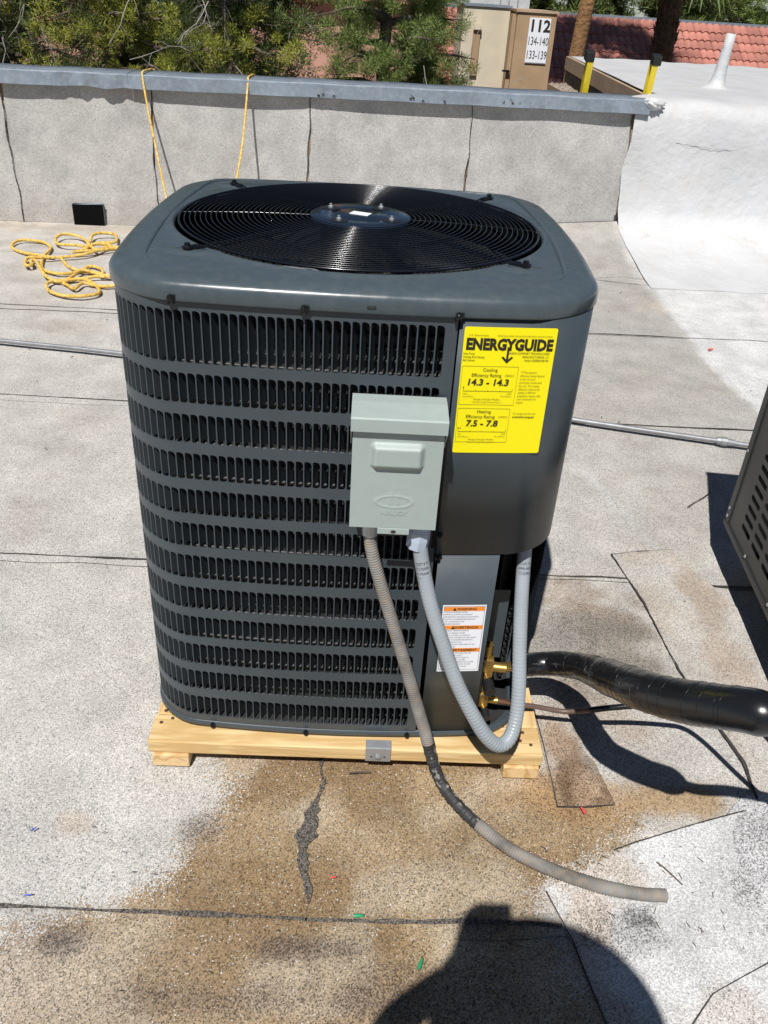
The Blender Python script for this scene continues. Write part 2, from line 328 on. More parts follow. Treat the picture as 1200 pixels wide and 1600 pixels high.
def paint(P, brown=1.):
    """own colour and share of dark granules of the roofing at world points"""
    n = len(P); w = fbm(P, 9, 1)-.5; w2 = fbm(P, 3, 5)-.5; w3 = fbm(P, 25, 9)-.5
    base = np.stack([np.full(n, .50), np.full(n, .478), np.full(n, .440)], 1); spk = np.full(n, .10)
    # nearer, left: lighter; far and centre-right: greyer
    k = sm(-(P[:, 1]-1.2)+.3*w2, .6)*sm(-(P[:, 0]-.3), .5); base *= (1-.24*k)[:, None]
    def mixc(mask, c, a=1):
        nonlocal base; base = base*(1-mask*a)[:, None]+np.array(c)[None]*(mask*a)[:, None]
    f = sm(P[:, 1]+.5, .4)*sm(P[:, 0]+.1, .3); mixc(f, (.55, .535, .51), .8)
    # faint dirty clouds
    mixc(sm(-(w2-.10), .03), (.37, .33, .29), .35)
    d = sd_poly(P, BROWN)+.10*w+.03*w3
    b = np.full(n, brown); mixc(b, (.33, .235, .13), .95); spk = spk+b*.10
    e = sm(np.abs(d+.05)-.035, .015); mixc(e*b, (.31, .21, .12), .4)
    mixc(b*sm(-(w+.02), .03), (.21, .135, .065), .6); mixc(b*sm(-(fbm(P, 5, 21)-.57), .03), (.5, .43, .33), .55)
    mixc(b*sm(P[:, 0]+.45+.5*w2, .08)*sm(P[:, 1]+.92, .03), (.47, .42, .36), .6)
    # rust toned spots
    def blob(x, y, rx, ry, c, a, s=.0, ds=.25, sf=.15):
        nonlocal spk
        q = np.sqrt(((P[:, 0]-x)/rx)**2+((P[:, 1]-y)/ry)**2)-1+1.6*w+.8*w3; m_ = sm(q, sf); mixc(m_, c, a); spk = spk+m_*s
    blob(.57, -.56, .13, .06, (.38, .24, .12), .8, .04); blob(.80, -.57, .12, .05, (.40, .27, .14), .85, .03)
    blob(.78, .04, .13, .20, (.21, .175, .14), .75, .1); blob(.62, 0, .17, .2, (.22, .20, .175), .65, .12); blob(.60, -.30, .16, .12, (.36, .29, .22), .6, .05)
    blob(1.12, .25, .05, .12, (.33, .24, .17), .6); blob(1.10, -.05, .07, .13, (.36, .27, .2), .55)
    blob(.70, .23, .16, .08, (.37, .29, .22), .5); blob(.55, -.45, .05, .11, (.28, .17, .09), .85, .05)
    blob(-.585, -.67, .05, .035, (.46, .38, .3), .6); blob(-.30, -.68, .04, .03, (.2, .16, .13), .5, .2); blob(-.52, -.95, .05, .03, (.17, .15, .14), .6, .3)
    blob(-.06, -.95, .10, .03, (.12, .09, .08), .6, .25); blob(.30, -.90, .05, .025, (.13, .11, .1), .6, .2); blob(.20, -1.03, .2, .05, (.2, .13, .09), .4, .15)
    blob(-.2, -1.05, .25, .03, (.22, .17, .13), .5, .15); blob(1.45, .05, .1, .3, (.33, .27, .22), .4)
    blob(.0, 3.9, .9, .35, (.36, .32, .27), .5); blob(-2.0, 4.75, 1.6, .16, (.44, .37, .29), .6); blob(1.35, 4.2, .5, .25, (.33, .3, .27), .5)
    blob(2.6, 3.35, .9, .12, (.5, .42, .32), .55); blob(-1.6, 2.55, .25, .1, (.45, .38, .33), .4)
    # pale drip line
    t = np.abs(P[:, 0]-(.95+.19*(P[:, 1]-1.0)*-1.2))-.012; mixc(sm(t, .01)*sm(np.abs(P[:, 1]-.75)-.35, .03), (.62, .61, .6), .5)
    # white coating
    wd = sd_poly(P, WHITE_EDGE)+.02*w+.02*w3; mk = sm(wd, .008); mixc(mk, (.62, .615, .60), .95); spk = spk*(1-mk)+.06*mk
    far = sm(-(P[:, 1]-2.4), .3); spk = spk*(1-.5*far)
    return base, np.clip(spk, 0, .9)
def soft(P):
    a, b = paint(P, 0.), paint(P, 1.); m = stainmask(P); return a[0]*(1-m)[:, None]+b[0]*m[:, None], a[1]*(1-m)+b[1]*m
def stainmask(P):
    w = fbm(P, 9, 1)-.5; w3 = fbm(P, 25, 9)-.5; w4 = fbm(P, 60, 3)-.5
    d = sd_poly(P, BROWN)+.10*w+.05*w3+.03*w4; return .975*sm(d+.008, .014)
def painted(me, P=None, fn=paint):
    n = len(me.vertices); co = np.empty(n*3, 'f'); me.vertices.foreach_get('co', co); co = co.reshape(-1, 3)
    c, a = fn(co[:, :2].astype(float) if P is None else P)
    Q = co[:, :2].astype(float); c2, a2, m2 = c, a, np.zeros(n)
    if fn in (paint, strip_patch, low_patch):
        if fn is paint: c, a = paint(Q, 0.); c2, a2 = paint(Q, 1.); m2 = stainmask(Q)
        else: m2 = np.zeros(n)
    for nm, cc, aa in (('tint', c, a), ('tint2', c2, a2)):
        at = me.attributes.new(nm, 'FLOAT_COLOR', 'POINT'); at.data.foreach_set('color', np.concatenate([cc, aa[:, None]], 1).astype('f').ravel())
    at = me.attributes.new('stain', 'FLOAT', 'POINT'); at.data.foreach_set('value', m2.astype('f'))
strip_patch = low_patch = None
def axis(segs):
    o = []
    for a, b, st in segs:
        n = max(1, round((b-a)/st)); o += [a+(b-a)*i/n for i in range(n)]
    return np.array(o+[segs[-1][1]])
def wob(x, k): return .006*math.sin(x*3.1+k*2)+.004*math.sin(x*9.7+k)+.003*math.sin(x*23+k*5)
def foot_y(x): return 4.82-.95*min(1, max(0, (x+.6)/2.5))**1.3       # where the deck starts rising to the wall
def top_z(x): return .01+.21*min(1, max(0, (x+.6)/2.6))
def deckz(x, y, k):
    z = .0
    fy = foot_y(x)
    if y > fy:
        t = min(1, (y-fy)/(4.9-fy+1e-6)); z = top_z(x)*(t*t*(1.5-.5*t) if x > 1.9 else t**1.15)
    return z
def sv(x, y):
    return (.00837+1.03608*x-.00478*y+.00495*x*x-.00769*x*y+.00003*y*y+.00006*x*y*y, -.00627+.01384*x+1.01202*y+.00012*x*x+.0049*x*y-.00748*y*y-.00007*x*y*y+.000053*y**3)
def remap(me):
    for v in me.vertices: v.co.x, v.co.y = sv(v.co.x, v.co.y)
    me.update(); return me
deck = link('roof_deck', None); tag(deck, kind='structure')
ys = [-3.4, -2.14, -.885, .345, 1.575, 2.83, 4.05, 4.9]
for k in range(7):
    y0, y1 = ys[k], ys[k+1]; fine = {0: .03, 1: .012, 2: .014, 3: .02, 4: .035, 5: .05, 6: .05}[k]
    X = axis([(-7, -1.8, .15), (-1.8, 2.4, fine), (2.4, 7, .15)]) if k < 4 else axis([(-7, -3, .2), (-3, 3.5, fine), (3.5, 7, .2)])
    Y = axis([(y0-(.03 if k else 0), y1, fine)]); V = []
    for j, y in enumerate(Y):
        for x in X:
            yy = y+(wob(x, k) if j == 0 and k else 0)
            # each sheet laps over the one behind it: near edge low, far edge tucked under next
            z = deckz(x, yy, k)-.004*(0 if k == 0 else 1)*0 + (.0035 if j < 3 and k else 0)
            V.append((x, yy, z-.0005*0+ (k % 2)*.0015))
    me = MB().grid(V, len(X), len(Y), True).mesh('membrane_strip', M['gran']); painted(me); remap(me); link('membrane_strip', me, deck)
# deck thickness below
MB().box(-7, 7, -3.4, 5.1, -.3, -.012).build('deck_slab', M['stuccob'], deck)
# tar seams as thin ribbons
def ribbon(pts, w, z, jit=.25, step=.01, m='tar', name='tar_seam', seed=0):
    r = random.Random(seed); P, _ = resample([Vector((p[0], p[1], 0)) for p in pts], step); V = []
    wl = wr = 0
    for i, p in enumerate(P):
        t = (P[min(i+1, len(P)-1)]-P[max(0, i-1)]).normalized(); n = Vector((-t.y, t.x, 0))
        f = i/(len(P)-1); ww = w(f) if callable(w) else w
        wl = wl*.88+.22*r.uniform(-1, 1); wr = wr*.88+.22*r.uniform(-1, 1)
        a = p+n*ww*(.5+jit*wl*2); b = p-n*ww*(.5+jit*wr*2)
        V += [(a.x, a.y, deckz(a.x, a.y, 0)+z), (b.x, b.y, deckz(b.x, b.y, 0)+z)]
    return link(name, remap(MB().grid(V, 2, len(P)).mesh(name, M[m])), deck)
ribbon([(-2.5, -.866), (-1.2, -.876), (-.667, -.88), (-.3, -.885), (-.067, -.892), (.15, -.895), (.28, -.889), (.42, -.892), (.46, -.894)], lambda f: .0065+.003*math.sin(f*23)**2, .0065, .35, m='tarlite', seed=1)
ribbon([(-3, .37), (-1.13, .356), (-.66, .348), (.1, .345), (.68, .335), (.82, .338), (1.0, .325), (1.24, .305), (2.0, .3)], lambda f: .005+.003*math.sin(f*31)**2, .0065, .35, seed=2)
for yy, sd in ((1.598, 3), (2.845, 4)):
    ribbon([(-4, yy+.05), (-1.6, yy+.01), (-1.04, yy-.01), (0, yy-.03), (1.41, yy-.055), (1.9, yy-.06)], lambda f: .006+.003*math.sin(f*31)**2, .0065, .4, .02, seed=sd)
ribbon([(-.6, 4.70), (.6, 4.3), (1.3, 4.08), (1.7, 3.93), (1.96, 3.87)], .007, .0065, .5, .02, seed=6)
ribbon([(-.052, -.47), (-.040, -.546), (-.06, -.62), (-.067, -.70), (-.066, -.78), (-.053, -.84), (-.056, -.90)], lambda f: (.013+.022*math.exp(-((f-.5)/.25)**2))*(.9+.2*math.sin(f*37)), .0065, .45, .006, m='tarlite', seed=7)
ribbon([(.89, .475), (.93, .2), (.94, -.11), (.975, -.3), (1.0, -.45), (.985, -.62), (1.02, -.78)], .0055, .0085, .5, seed=8)
ribbon([(.89, .472), (1.0, .5), (1.11, .515)], .004, .0085, .5, seed=9)
ribbon([(.50, -.26), (.505, -.42), (.505, -.60)], .003, .008, .3, seed=10); ribbon([(.505, -.6), (.58, -.598), (.64, -.59)], .004, .008, .3, seed=11)
ribbon([(.61, -.715), (.67, -.69), (.80, -.645), (.94, -.60), (1.05, -.585)], .004, .0098, .3, seed=12)
ribbon([(.44, -.82), (.475, -.93), (.49, -1.02), (.51, -1.12)], .003, .0098, .3, seed=13)
ribbon([(.55, -1.2), (.72, -1.03), (.95, -.92)], .003, .0098, .3, seed=14)
# extra sheets laid on the deck
def sheet(poly, z, fn, name, st=.012):
    poly = np.array(poly); x0, y0 = poly.min(0); x1, y1 = poly.max(0); X = np.arange(x0, x1+st, st); Y = np.arange(y0, y1+st, st)
    P = np.array([(x, y) for y in Y for x in X]); d = sd_poly(P, poly)
    # snap border points on the outline
    mb_v = []; 
    for p, dd in zip(P, d):
        if 0 < dd < st*.95:
            q = min(((a+(b-a)*np.clip(((p-a)@(b-a))/((b-a)@(b-a)), 0, 1)) for a, b in zip(poly, np.roll(poly, -1, 0))), key=lambda q: (q-p)@(q-p)); p = q
        mb_v.append((p[0], p[1], z))
    ok = d < st*.95; nu = len(X); F = [(j*nu+i, j*nu+i+1, (j+1)*nu+i+1, (j+1)*nu+i) for j in range(len(Y)-1) for i in range(nu-1) if ok[j*nu+i] and ok[j*nu+i+1] and ok[(j+1)*nu+i] and ok[(j+1)*nu+i+1]]
    used = sorted({i for f in F for i in f}); mp = {u: i for i, u in enumerate(used)}
    me = MB().add([mb_v[u] for u in used], [tuple(mp[i] for i in f) for f in F], True).mesh(name, M['gran']); painted(me, fn=fn); remap(me); return link(name, me, deck)
def white_patch(P):
    w = fbm(P, 9, 1)-.5; w3 = fbm(P, 30, 9)-.5; n = len(P); c = np.tile(np.array([[.58, .578, .57]]), (n, 1)); s = np.full(n, .03)
    def blob(x, y, rx, ry, col, a, ds):
        nonlocal c, s
        m = sm(np.sqrt(((P[:, 0]-x)/rx)**2+((P[:, 1]-y)/ry)**2)-1+2*w+1.5*w3, .12); c = c*(1-m*a)[:, None]+np.array(col)*(m*a)[:, None]; s = s+m*ds
    blob(.60, -.91, .10, .05, (.3, .29, .29), .4, .32); blob(.62, -.88, .04, .02, (.2, .2, .2), .6, .4); blob(.97, -.80, .12, .11, (.5, .5, .5), .3, .38)
    blob(.50, -.86, .08, .1, (.5, .42, .34), .7, .1); blob(.55, -.77, .1, .05, (.5, .42, .33), .6, .08); blob(.48, -1.05, .07, .12, (.45, .38, .31), .7, .1); blob(.75, -1.08, .2, .05, (.5, .43, .38), .5, .1)
    return c, np.clip(s, 0, .9)
def strip_patch(P):
    c, s = soft(P); w = fbm(P, 8, 31)-.5; m = sm(w, .05); c = c*(1-.45*m)[:, None]+np.array([.40, .33, .26])*(.45*m)[:, None]; return c, s
sheet([(.44, -.815), (.67, -.69), (.80, -.645), (.94, -.60), (1.25, -.56), (2.2, -.75), (1.9, -1.5), (.60, -1.5), (.51, -1.10), (.48, -.96)], .0087, white_patch, 'membrane_patch')
sheet([(.89, .475), (1.11, .515), (1.22, .2), (1.3, -.2), (1.3, -.6), (1.02, -.78), (.985, -.62), (1.0, -.45), (.975, -.3), (.94, -.11), (.93, .2)], .0072, strip_patch, 'membrane_patch')
def low_patch(P):
    c, s = soft(P); w = fbm(P, 12, 41)-.5; m = sm(np.abs(P[:, 0]-.565+.3*w)-.045, .012)*sm(P[:, 1]+.43, .03); k = .85*m
    c = c*(1-.2)+np.array([.5, .45, .4])*.2; c = c*(1-k)[:, None]+np.array([.17, .105, .06])*k[:, None]; return c, s+.1*m
sheet([(.50, -.26), (.575, -.28), (.61, -.38), (.645, -.59), (.505, -.60), (.50, -.42)], .0068, low_patch, 'membrane_patch', .008)
# roof jack mound at the right edge
mj = [(0, .05), (.05, .045), (.09, .025), (.14, .008), (.2, .0)]
me = MB().lathe(mj[::-1], 32, Matrix.Translation((1.06, -.73, .006)), True, False).mesh('roof_jack', M['gran'])
def jackp(P): n = len(P); r = np.hypot(P[:, 0]-1.06, P[:, 1]+.73); a = np.clip(.65-r*2.2, .1, .6)+.3*(fbm(P, 30, 3)-.5); return np.tile([[.55, .55, .55]], (n, 1)), np.clip(a, 0, .9)
painted(me, fn=jackp); remap(me); link('roof_jack', me, deck)

# ================================================================== PARAPET
par = thing('parapet_wall', 'long grey granule-covered parapet wall with dented metal cap at the roof edge', 'wall', (0, 4.805, 0), .0445)
def wallpaint(Vw):
    Q = np.stack([Vw[:, 0], Vw[:, 2]*1.0+50], 1); n = len(Q); w = fbm(Q, 4, 3)-.5; w2 = fbm(Q, 1.3, 7)-.5
    c = np.tile([[.45, .437, .415]], (n, 1)); c *= (1+.22*w2+.08*w)[:, None]
    def mx(m, col, a):
        nonlocal c; c = c*(1-m*a)[:, None]+np.array(col)*(m*a)[:, None]
    mx(sm(Vw[:, 2]-.12+.25*w, .04), (.30, .26, .22), .5)       # grime low on the wall
    mx(sm(-(Vw[:, 2]-.93)+.1*w, .02)*sm(np.abs(Vw[:, 0]+1.75)-.2, .05), (.36, .29, .25), .7)
    mx(sm(np.abs(Vw[:, 0]+1.0)-.14, .04)*sm(np.abs(Vw[:, 2]-.55)-.3, .06), (.36, .34, .3), .35)
    mx(sm(-(w2-.12), .04), (.33, .33, .33), .4)
    mx(sm(-(Vw[:, 0]-1.1), .2)*sm(Vw[:, 2]-.5+.5*w, .12), (.32, .31, .3), .4)
    return c, np.full(n, .035)
jx = [-7, -4.6, -2.64, -1.6, -.467, .727, 1.945]
def lean(z): return 0
for i in range(len(jx)-1):
    x0, x1 = jx[i]+.002, jx[i+1]-.002; X = np.linspace(x0, x1, max(8, int((x1-x0)/.04))); V = []
    for j in range(28):
        for q, x in enumerate(X):
            zb = top_z(x); z = zb+(1.03-zb)*j/27
            edge = .006*math.exp(-min(x-x0, x1-x)/.02); bow = .02*math.exp(-((z-zb)/.12))
            xx = x+(.012*math.sin(z*5+i)+.004*math.sin(z*23+i*3)-(.03*(1-z) if i >= 0 else 0)*0)*(1 if 0 < i else 0)
            V.append((xx, -edge-bow-.004*math.sin(x*4+z*3), z))
    me = MB().grid(V, len(X), 28).mesh('membrane_panel', M['wallgran'])
    co = np.array([v.co[:] for v in me.vertices]); painted(me, P=co, fn=wallpaint); link('membrane_panel', me, par)
# dark joints between the wall sheets
for i, x in enumerate(jx[1:]):
    V = []; r = random.Random(i)
    for j in range(80):
        z = top_z(x)+(1.03-top_z(x))*j/79; xx = x+.012*math.sin(z*5+i+.5)+.004*math.sin(z*23+i*3); w = .002+.0022*r.random()+(.014 if i == 5 and j < 5 else 0)
        y = -.0155-.02*math.exp(-((z-top_z(x))/.12)); V += [(xx-w, y, z), (xx+w, y, z)]
    MB().grid(V, 2, 80).build('tar_joint', M['tar'], par)
MB().box(-7, 1.98, .012, .26, -.3, 1.045).build('wall_core', M['stuccob'], par)
# cap flashing pieces: top + front drip, dented
def capz(x): return 1.073+.006*x-.0012*x*x
for i, (a, b) in enumerate(((-7, -3.4), (-3.4, -1.74), (-1.74, 2.04))):
    X = np.linspace(a+.001, b-.001, int((b-a)/.025)); V = []; prof = [(.27, -.03), (.27, .004), (.02, .004), (-.045, .0), (-.055, -.008), (-.057, -.05), (-.060, -.092), (-.052, -.096)]
    for (py, pz) in prof:
        for x in X:
            dn = math.exp(-((x+1.95)/.28)**2); d = .012*dn*math.sin(x*31)*(1 if pz < -.01 else .3)+.006*dn*math.sin(x*77+pz*60)
            V.append((x, py+d+.0025*math.sin(x*7+pz*20), capz(x)+pz+.0015*math.sin(x*11)+(.002 if i == 1 else 0)-(.006*dn*math.sin(x*19) if pz < -.08 else 0)))
    nx0 = len(X); cg = MB(); cg.grid(V[:4*nx0], nx0, 4); cg.grid(V[3*nx0:5*nx0], nx0, 2); cg.grid(V[4*nx0:7*nx0], nx0, 3); cg.grid(V[6*nx0:8*nx0], nx0, 2); cg.build('cap_flashing', M['flash'], par)
cy_ = -.058
mbk = MB()
for x, z, s in ((.28, 1.04, .022), (.36, 1.02, .01), (.52, 1.03, .014), (-.38, 1.025, .02), (.95, 1.04, .012), (1.02, 1.035, .012), (1.07, 1.045, .008), (1.0, 1.06, .008), (-.28, 1.02, .012)):
    for q in range(5):
        a = random.uniform(-1, 1)*s; c_ = random.uniform(-.6, .6)*s; r = s*random.uniform(.25, .5); n = 9
        mbk.add([(x+a+r*math.cos(t*2*math.pi/n)*random.uniform(.6, 1.2), cy_-.006, z-.025+c_+r*.8*math.sin(t*2*math.pi/n)) for t in range(n)], [tuple(range(n))[::-1]])
o = mbk.build('tar_mark', M['tar'], par)
# scupper
sc = MB().box(-2.245, -2.02, -.038, -.002, -.002, .158).build('scupper', M['blackmatte'], par)
MB().add([(-2.25, -.043, .0), (-2.25, -.043, .152), (-2.018, -.045, .166), (-2.018, -.045, .004), (-2.254, -.036, .0), (-2.254, -.036, .157), (-2.014, -.036, .171), (-2.014, -.036, 0)], [(0, 1, 5, 4), (1, 2, 6, 5), (2, 3, 7, 6)]).build('scupper_flange', M['flash'], sc)
MB().box(-2.249, -2.019, -.0425, -.0395, .0, .158).build('scupper_opening', M['pitch'], sc)
# white paint splash by the scupper
V = [(-2.33, 4.80, .012)]
n = 22
for t in range(n):
    a = 2*math.pi*t/n; r = random.uniform(.6, 1.1); V.append((-2.34+.10*r*math.cos(a), 4.815+.035*r*math.sin(a), .012))
MB().add(V, [(0, 1+t, 1+(t+1) % n) for t in range(n)]).build('paint_splash', M['foam'], deck)

# white foam-coated wall and flat roof to the right
foam = thing('foam_coated_roof', 'white foam-coated parapet and raised flat roof at right of the grey wall', 'roof', (2.0, 4.894, 0), .0445)
V = []; X = np.linspace(-.06, 5, 110); prof = []
pr = [(-1.10, .0), (-.95, .03), (-.8, .07), (-.6, .13), (-.4, .18), (-.22, .215), (-.12, .25), (-.06, .32), (-.03, .45), (-.02, .6), (-.012, .8), (-.005, .95), (.015, 1.02), (.06, 1.065), (.15, 1.085), (.4, 1.09), (1, 1.09), (2, 1.09), (3.2, 1.085), (5.3, 1.08)]
for py, pz in pr:
    if py <= -.12: t_ = max(0, (py+1.03)/1.03); pz = .215*t_*t_*(1.5-.5*t_)+.004+.012*min(1, (py+1.10)/.2)
    for x in X:
        xx = x; 
        if x < .01: xx = x+.02*math.sin(pz*9)+.012*math.sin(pz*31)
        if pz < .2 and x < .3: xx = xx+.0*x
        if py > .3: xx = max(xx, .15+.11*(py-.3)) if x <= .0 else (.15+.11*(py-.3))+x*(5-(.15+.11*(py-.3)))/5
        lump = .008*math.sin(x*7+pz*5)+.006*math.sin(x*17+py*11+pz*13)
        V.append((xx, py+lump-.018*(pz > .22), pz+(.004*math.sin(x*5+py*4)+.004*math.sin(x*13+py*9))*(1 if pz > .2 else .2)))
foamsurf = MB().grid(V, len(X), len(pr)).build('foam_surface', M['foam'], foam)
MB().add([(x, y, z) for z in (-.3, .928) for x, y in ((.165, .33), (5, .33), (5, 5.27), (.68, 5.27))], [(0, 1, 5, 4), (1, 2, 6, 5), (2, 3, 7, 6), (3, 0, 4, 7), (4, 5, 6, 7)]).build('wing_wall', M['bark'], foam)
MB().box(.02, 5, .02, .32, -.3, .98).build('parapet_core', M['foam'], foam)
# lump where the foam laps the metal cap
bm = bmesh.new(); bmesh.ops.create_icosphere(bm, subdivisions=4, radius=1)
for v in bm.verts:
    nn = 1+.22*math.sin(v.co.x*9+v.co.z*7)*math.sin(v.co.y*8)+.1*math.sin(v.co.x*23+v.co.z*19)
    v.co = Vector((v.co.x*.085*nn, v.co.y*.045*nn+.0, v.co.z*.04*nn))+Vector((.06, -.02, 1.055))
me = bpy.data.meshes.new('foam_lump'); bm.to_mesh(me); bm.free(); me.materials.append(M['foam']); me.polygons.foreach_set('use_smooth', [True]*len(me.polygons)); link('foam_lump', me, foam)
# crack line on white wall
P, _ = resample([Vector((x, -.05, z)) for x, z in ((.3, .80), (.6, .775), (.9, .765), (1.2, .77), (1.6, .76), (2.4, .75))], .02)
MB().tube([p+Vector((0, .018, .004*math.sin(i*1.7))) for i, p in enumerate(P)], .0015, 5).build('crack', M['emt'], foam)
# fascia along the left side of the raised roof, low dark wall and gravel below
MB().add([(.13, .34, 1.075), (.13, .34, .93), (.66, 5.28, .93), (.66, 5.28, 1.075), (.17, .34, 1.075), (.17, .34, .93), (.70, 5.28, .93), (.70, 5.28, 1.075)], [(0, 1, 2, 3), (0, 3, 7, 4), (0, 4, 5, 1), (1, 5, 6, 2)]).build('fascia_board', M['fascia'], foam)
ledge = thing('gravel_ledge', 'low gravel-covered ledge behind the parapet beside the white roof', 'ledge', (2.0, 4.9, 0))
MB().box(.22, .66, 2.3, 5.2, -3.5, .76).build('ledge_block', M['stuccob'], ledge)
mg = MB()
for i in range(1400):
    x = random.uniform(.24, .62); y = random.uniform(2.4, 5.1); s = random.uniform(.015, .035); a = random.random()*6
    mg.add([(x+s*math.cos(a), y+s*math.sin(a), .76), (x+s*math.cos(a+2.1), y+s*math.sin(a+2.1), .76), (x+s*math.cos(a+4.2), y+s*math.sin(a+4.2), .76), (x, y, .76+s)], [(0, 1, 3), (1, 2, 3), (2, 0, 3)])
tag(mg.build('gravel', M['gravel'], ledge), kind='stuff')
vent = thing('vent_pipe', 'white coated vent pipe standing on the raised white roof', 'vent pipe', (3.0, 6.25, 1.085), 0)
vent.rotation_euler = (0, .06, 0)
MB().lathe([(.16, -.01), (.12, .005), (.075, .03), (.058, .08), (.05, .15), (.043, .32)], 24, None, True, False).build('flashing_cone', M['foam'], vent)
MB().lathe([(.041, .3), (.041, .425), (.036, .425), (.034, .3)], 24, None, True, False).build('pipe', M['foam'], vent)

# building under the deck
bw = thing('building_wall', 'stucco wall of the building below the roof edge', 'wall', (0, 0, -3.5))
MB().box(-7, 7, -3.4, 5.05, 0, 3.19).build('stucco_wall', M['stuccob'], bw)

# ladder
lad = thing('extension_ladder', 'yellow fibreglass extension ladder leaning outside the parapet', 'ladder', (1.87, 6.05, -3.5))
Lb = Matrix.Rotation(math.atan2(.82, 4.83), 4, 'X')
for sx in (-1, 1):
    rail = MB(); x = .255*sx+.004
    rail.box(x-.014, x+.014, -.038, .038, 0, 4.90, Lb); rail.box(x-.032 if sx > 0 else x+.014, x-.014 if sx > 0 else x+.032, -.038, -.030, 0, 4.9, Lb); rail.box(x-.032 if sx > 0 else x+.014, x-.014 if sx > 0 else x+.032, .030, .038, 0, 4.9, Lb)
    r = rail.build('rail', M['ladder'], lad); MB().box(x-.034, x+.034, -.044, .044, 4.86, 4.93, Lb, .008).build('rail_cap', M['blackmatte'], r)
for k in range(14):
    a = Lb@Vector((-.245, 0, .3+.305*k)); b = Lb@Vector((.25, 0, .3+.305*k)); cyl(a, b, .016, 10).build('rung', M['silver'], lad)

# ================================================================== GROUND AND FAR THINGS
g = MB().box(-150, 150, -60, 260, -3.9, -3.52).build('ground', M['dirt']); tag(g, kind='structure')
# numbered enclosure
enc = thing('stucco_enclosure', 'cream and tan stucco block with the number sign 112 before the tiled roof', 'building', (-.02, 16, -3.62))
MB().box(1.58, 2.44, 0, 1.6, 0, 5.13).build('cream_wall', M['stucco'], enc)
MB().box(1.55, 2.47, -.03, 1.63, 5.13, 5.17).build('coping', M['flash'], enc)
MB().box(1.79, 1.92, -.05, -.002, 4.0, 4.78).build('slot_niche', M['stuccob'], enc)
MB().box(1.785, 1.925, -.10, -.052, 4.76, 4.86).build('slot_hood', M['stucco'], enc)
MB().box(2.445, 2.52, -.34, 1.6, 0, 5.05).build('side_strip', M['stuccob'], enc)
MB().box(2.525, 3.24, -.40, 1.6, 0, 5.09).build('tan_wall', M['stuccob'], enc)
MB().box(2.50, 3.27, -.43, 1.6, 5.09, 5.13).build('coping', M['fascia'], enc)
MB().box(2.36, 2.5, -.42, -.36, 4.12, 4.15).build('wall_bracket', M['screw'], enc)
sg = thing('number_sign', 'white sign reading 112, 134-140 and 133-139 on the tan wall', 'sign', (2.93, 15.575, 1.04))
MB().box(-.195, .195, -.0, .022, -.375, .35, None, .004).build('sign_board', M['paper'], sg)
MB().box(-.185, .185, -.003, -.001, -.365, -.360).build('sign_border', M['inkgrey'], sg)
def lettering(name, parent, body, size, x, z, y, m, bold=0, sx=1, align='CENTER'):
    V, F = text_mesh(body, size, bold, align, sx); return MB().add([(x+u, y, z+v) for u, v in V], F).build(name, M[m], parent)
lettering('lettering', sg, '112', .26, 0, .22, -.004, 'ink', .008)
lettering('lettering', sg, '134-140', .19, 0, -.02, -.004, 'ink', .0, .62)
lettering('lettering', sg, '133-139', .19, 0, -.24, -.004, 'ink', .0, .62)

# tiled roof building
tb = thing('tiled_house', 'low house with red clay tile roof behind the palm trunks', 'house', (0, 19.4, -3.58))
slope = math.atan2(2.0, 3.6); x0 = 1.2; ncol, nrow = 27, 11; tw, tl = .345, .37
MB().box(1.2, 12.5, .35, 8, 0, 2.7).build('wall', M['terra'], tb)
Rm = Matrix.Translation((0, 0, 2.95))@Matrix.Rotation(slope, 4, 'X')
MB().box(1.1, 12.6, -.05, 4.15, -.10, -.04, Rm).build('roof_deck_board', M['void'], tb)
tm = MB(); V = []
for j, (yy, zz) in enumerate(((0, .035), (.415, .0))):
    for i in range(17):
        u = i/16; V.append((u*tw, yy, zz+.045*abs(math.sin(u*2*math.pi))**.8))
for i in range(17): u = i/16; V.append((u*tw, .0, .015+.045*abs(math.sin(u*2*math.pi))**.8))
tm.grid(V[:34], 17, 2); tm.add(V[:17]+V[34:], [(i, 17+i, 18+i, i+1) for i in range(16)])
tme = tm.mesh('roof_tile', M['tile'])
for r_ in range(nrow):
    for c_ in range(ncol):
        o = link('roof_tile', tme, tb)
        o.matrix_local = Rm@Matrix.Translation((x0+c_*tw+(.0), r_*tl+random.uniform(-.006, .006), random.uniform(-.003, .004)))@Matrix.Rotation(random.uniform(-.01, .01), 4, 'Z')
MB().box(1.0, 13, 4.03, 4.5, 4.7, 5.02).build('flat_parapet', M['flash'], tb)
MB().box(1.6, 3.9, 4.1, 6, 5.022, 5.25).build('roof_unit', M['foam'], tb)
for x in (3.1, 3.32, 3.55): MB().box(x, x+.03, 3.9, 3.93, 4.6, 5.3).build('vent_stub', M['silver'], tb)

# pink house behind the pines
ph = thing('pink_house', 'pink stucco house glimpsed through the pine branches', 'house', (-2, 24, -3.5))
MB().box(-9, 3.6, 0, 6, 0, 4.9).build('wall', M['terra'], ph)
for x in (-7.5, -4.6, -1.4, 1.5): MB().box(x, x+1.0, -.03, .02, 1.2, 2.7).build('window', M['void'], ph)
MB().add([(-9.5, -.4, 4.9), (4.1, -.4, 4.9), (4.1, 3, 6.2), (-9.5, 3, 6.2)], [(0, 1, 2, 3)]).build('roof', M['tile'], ph)

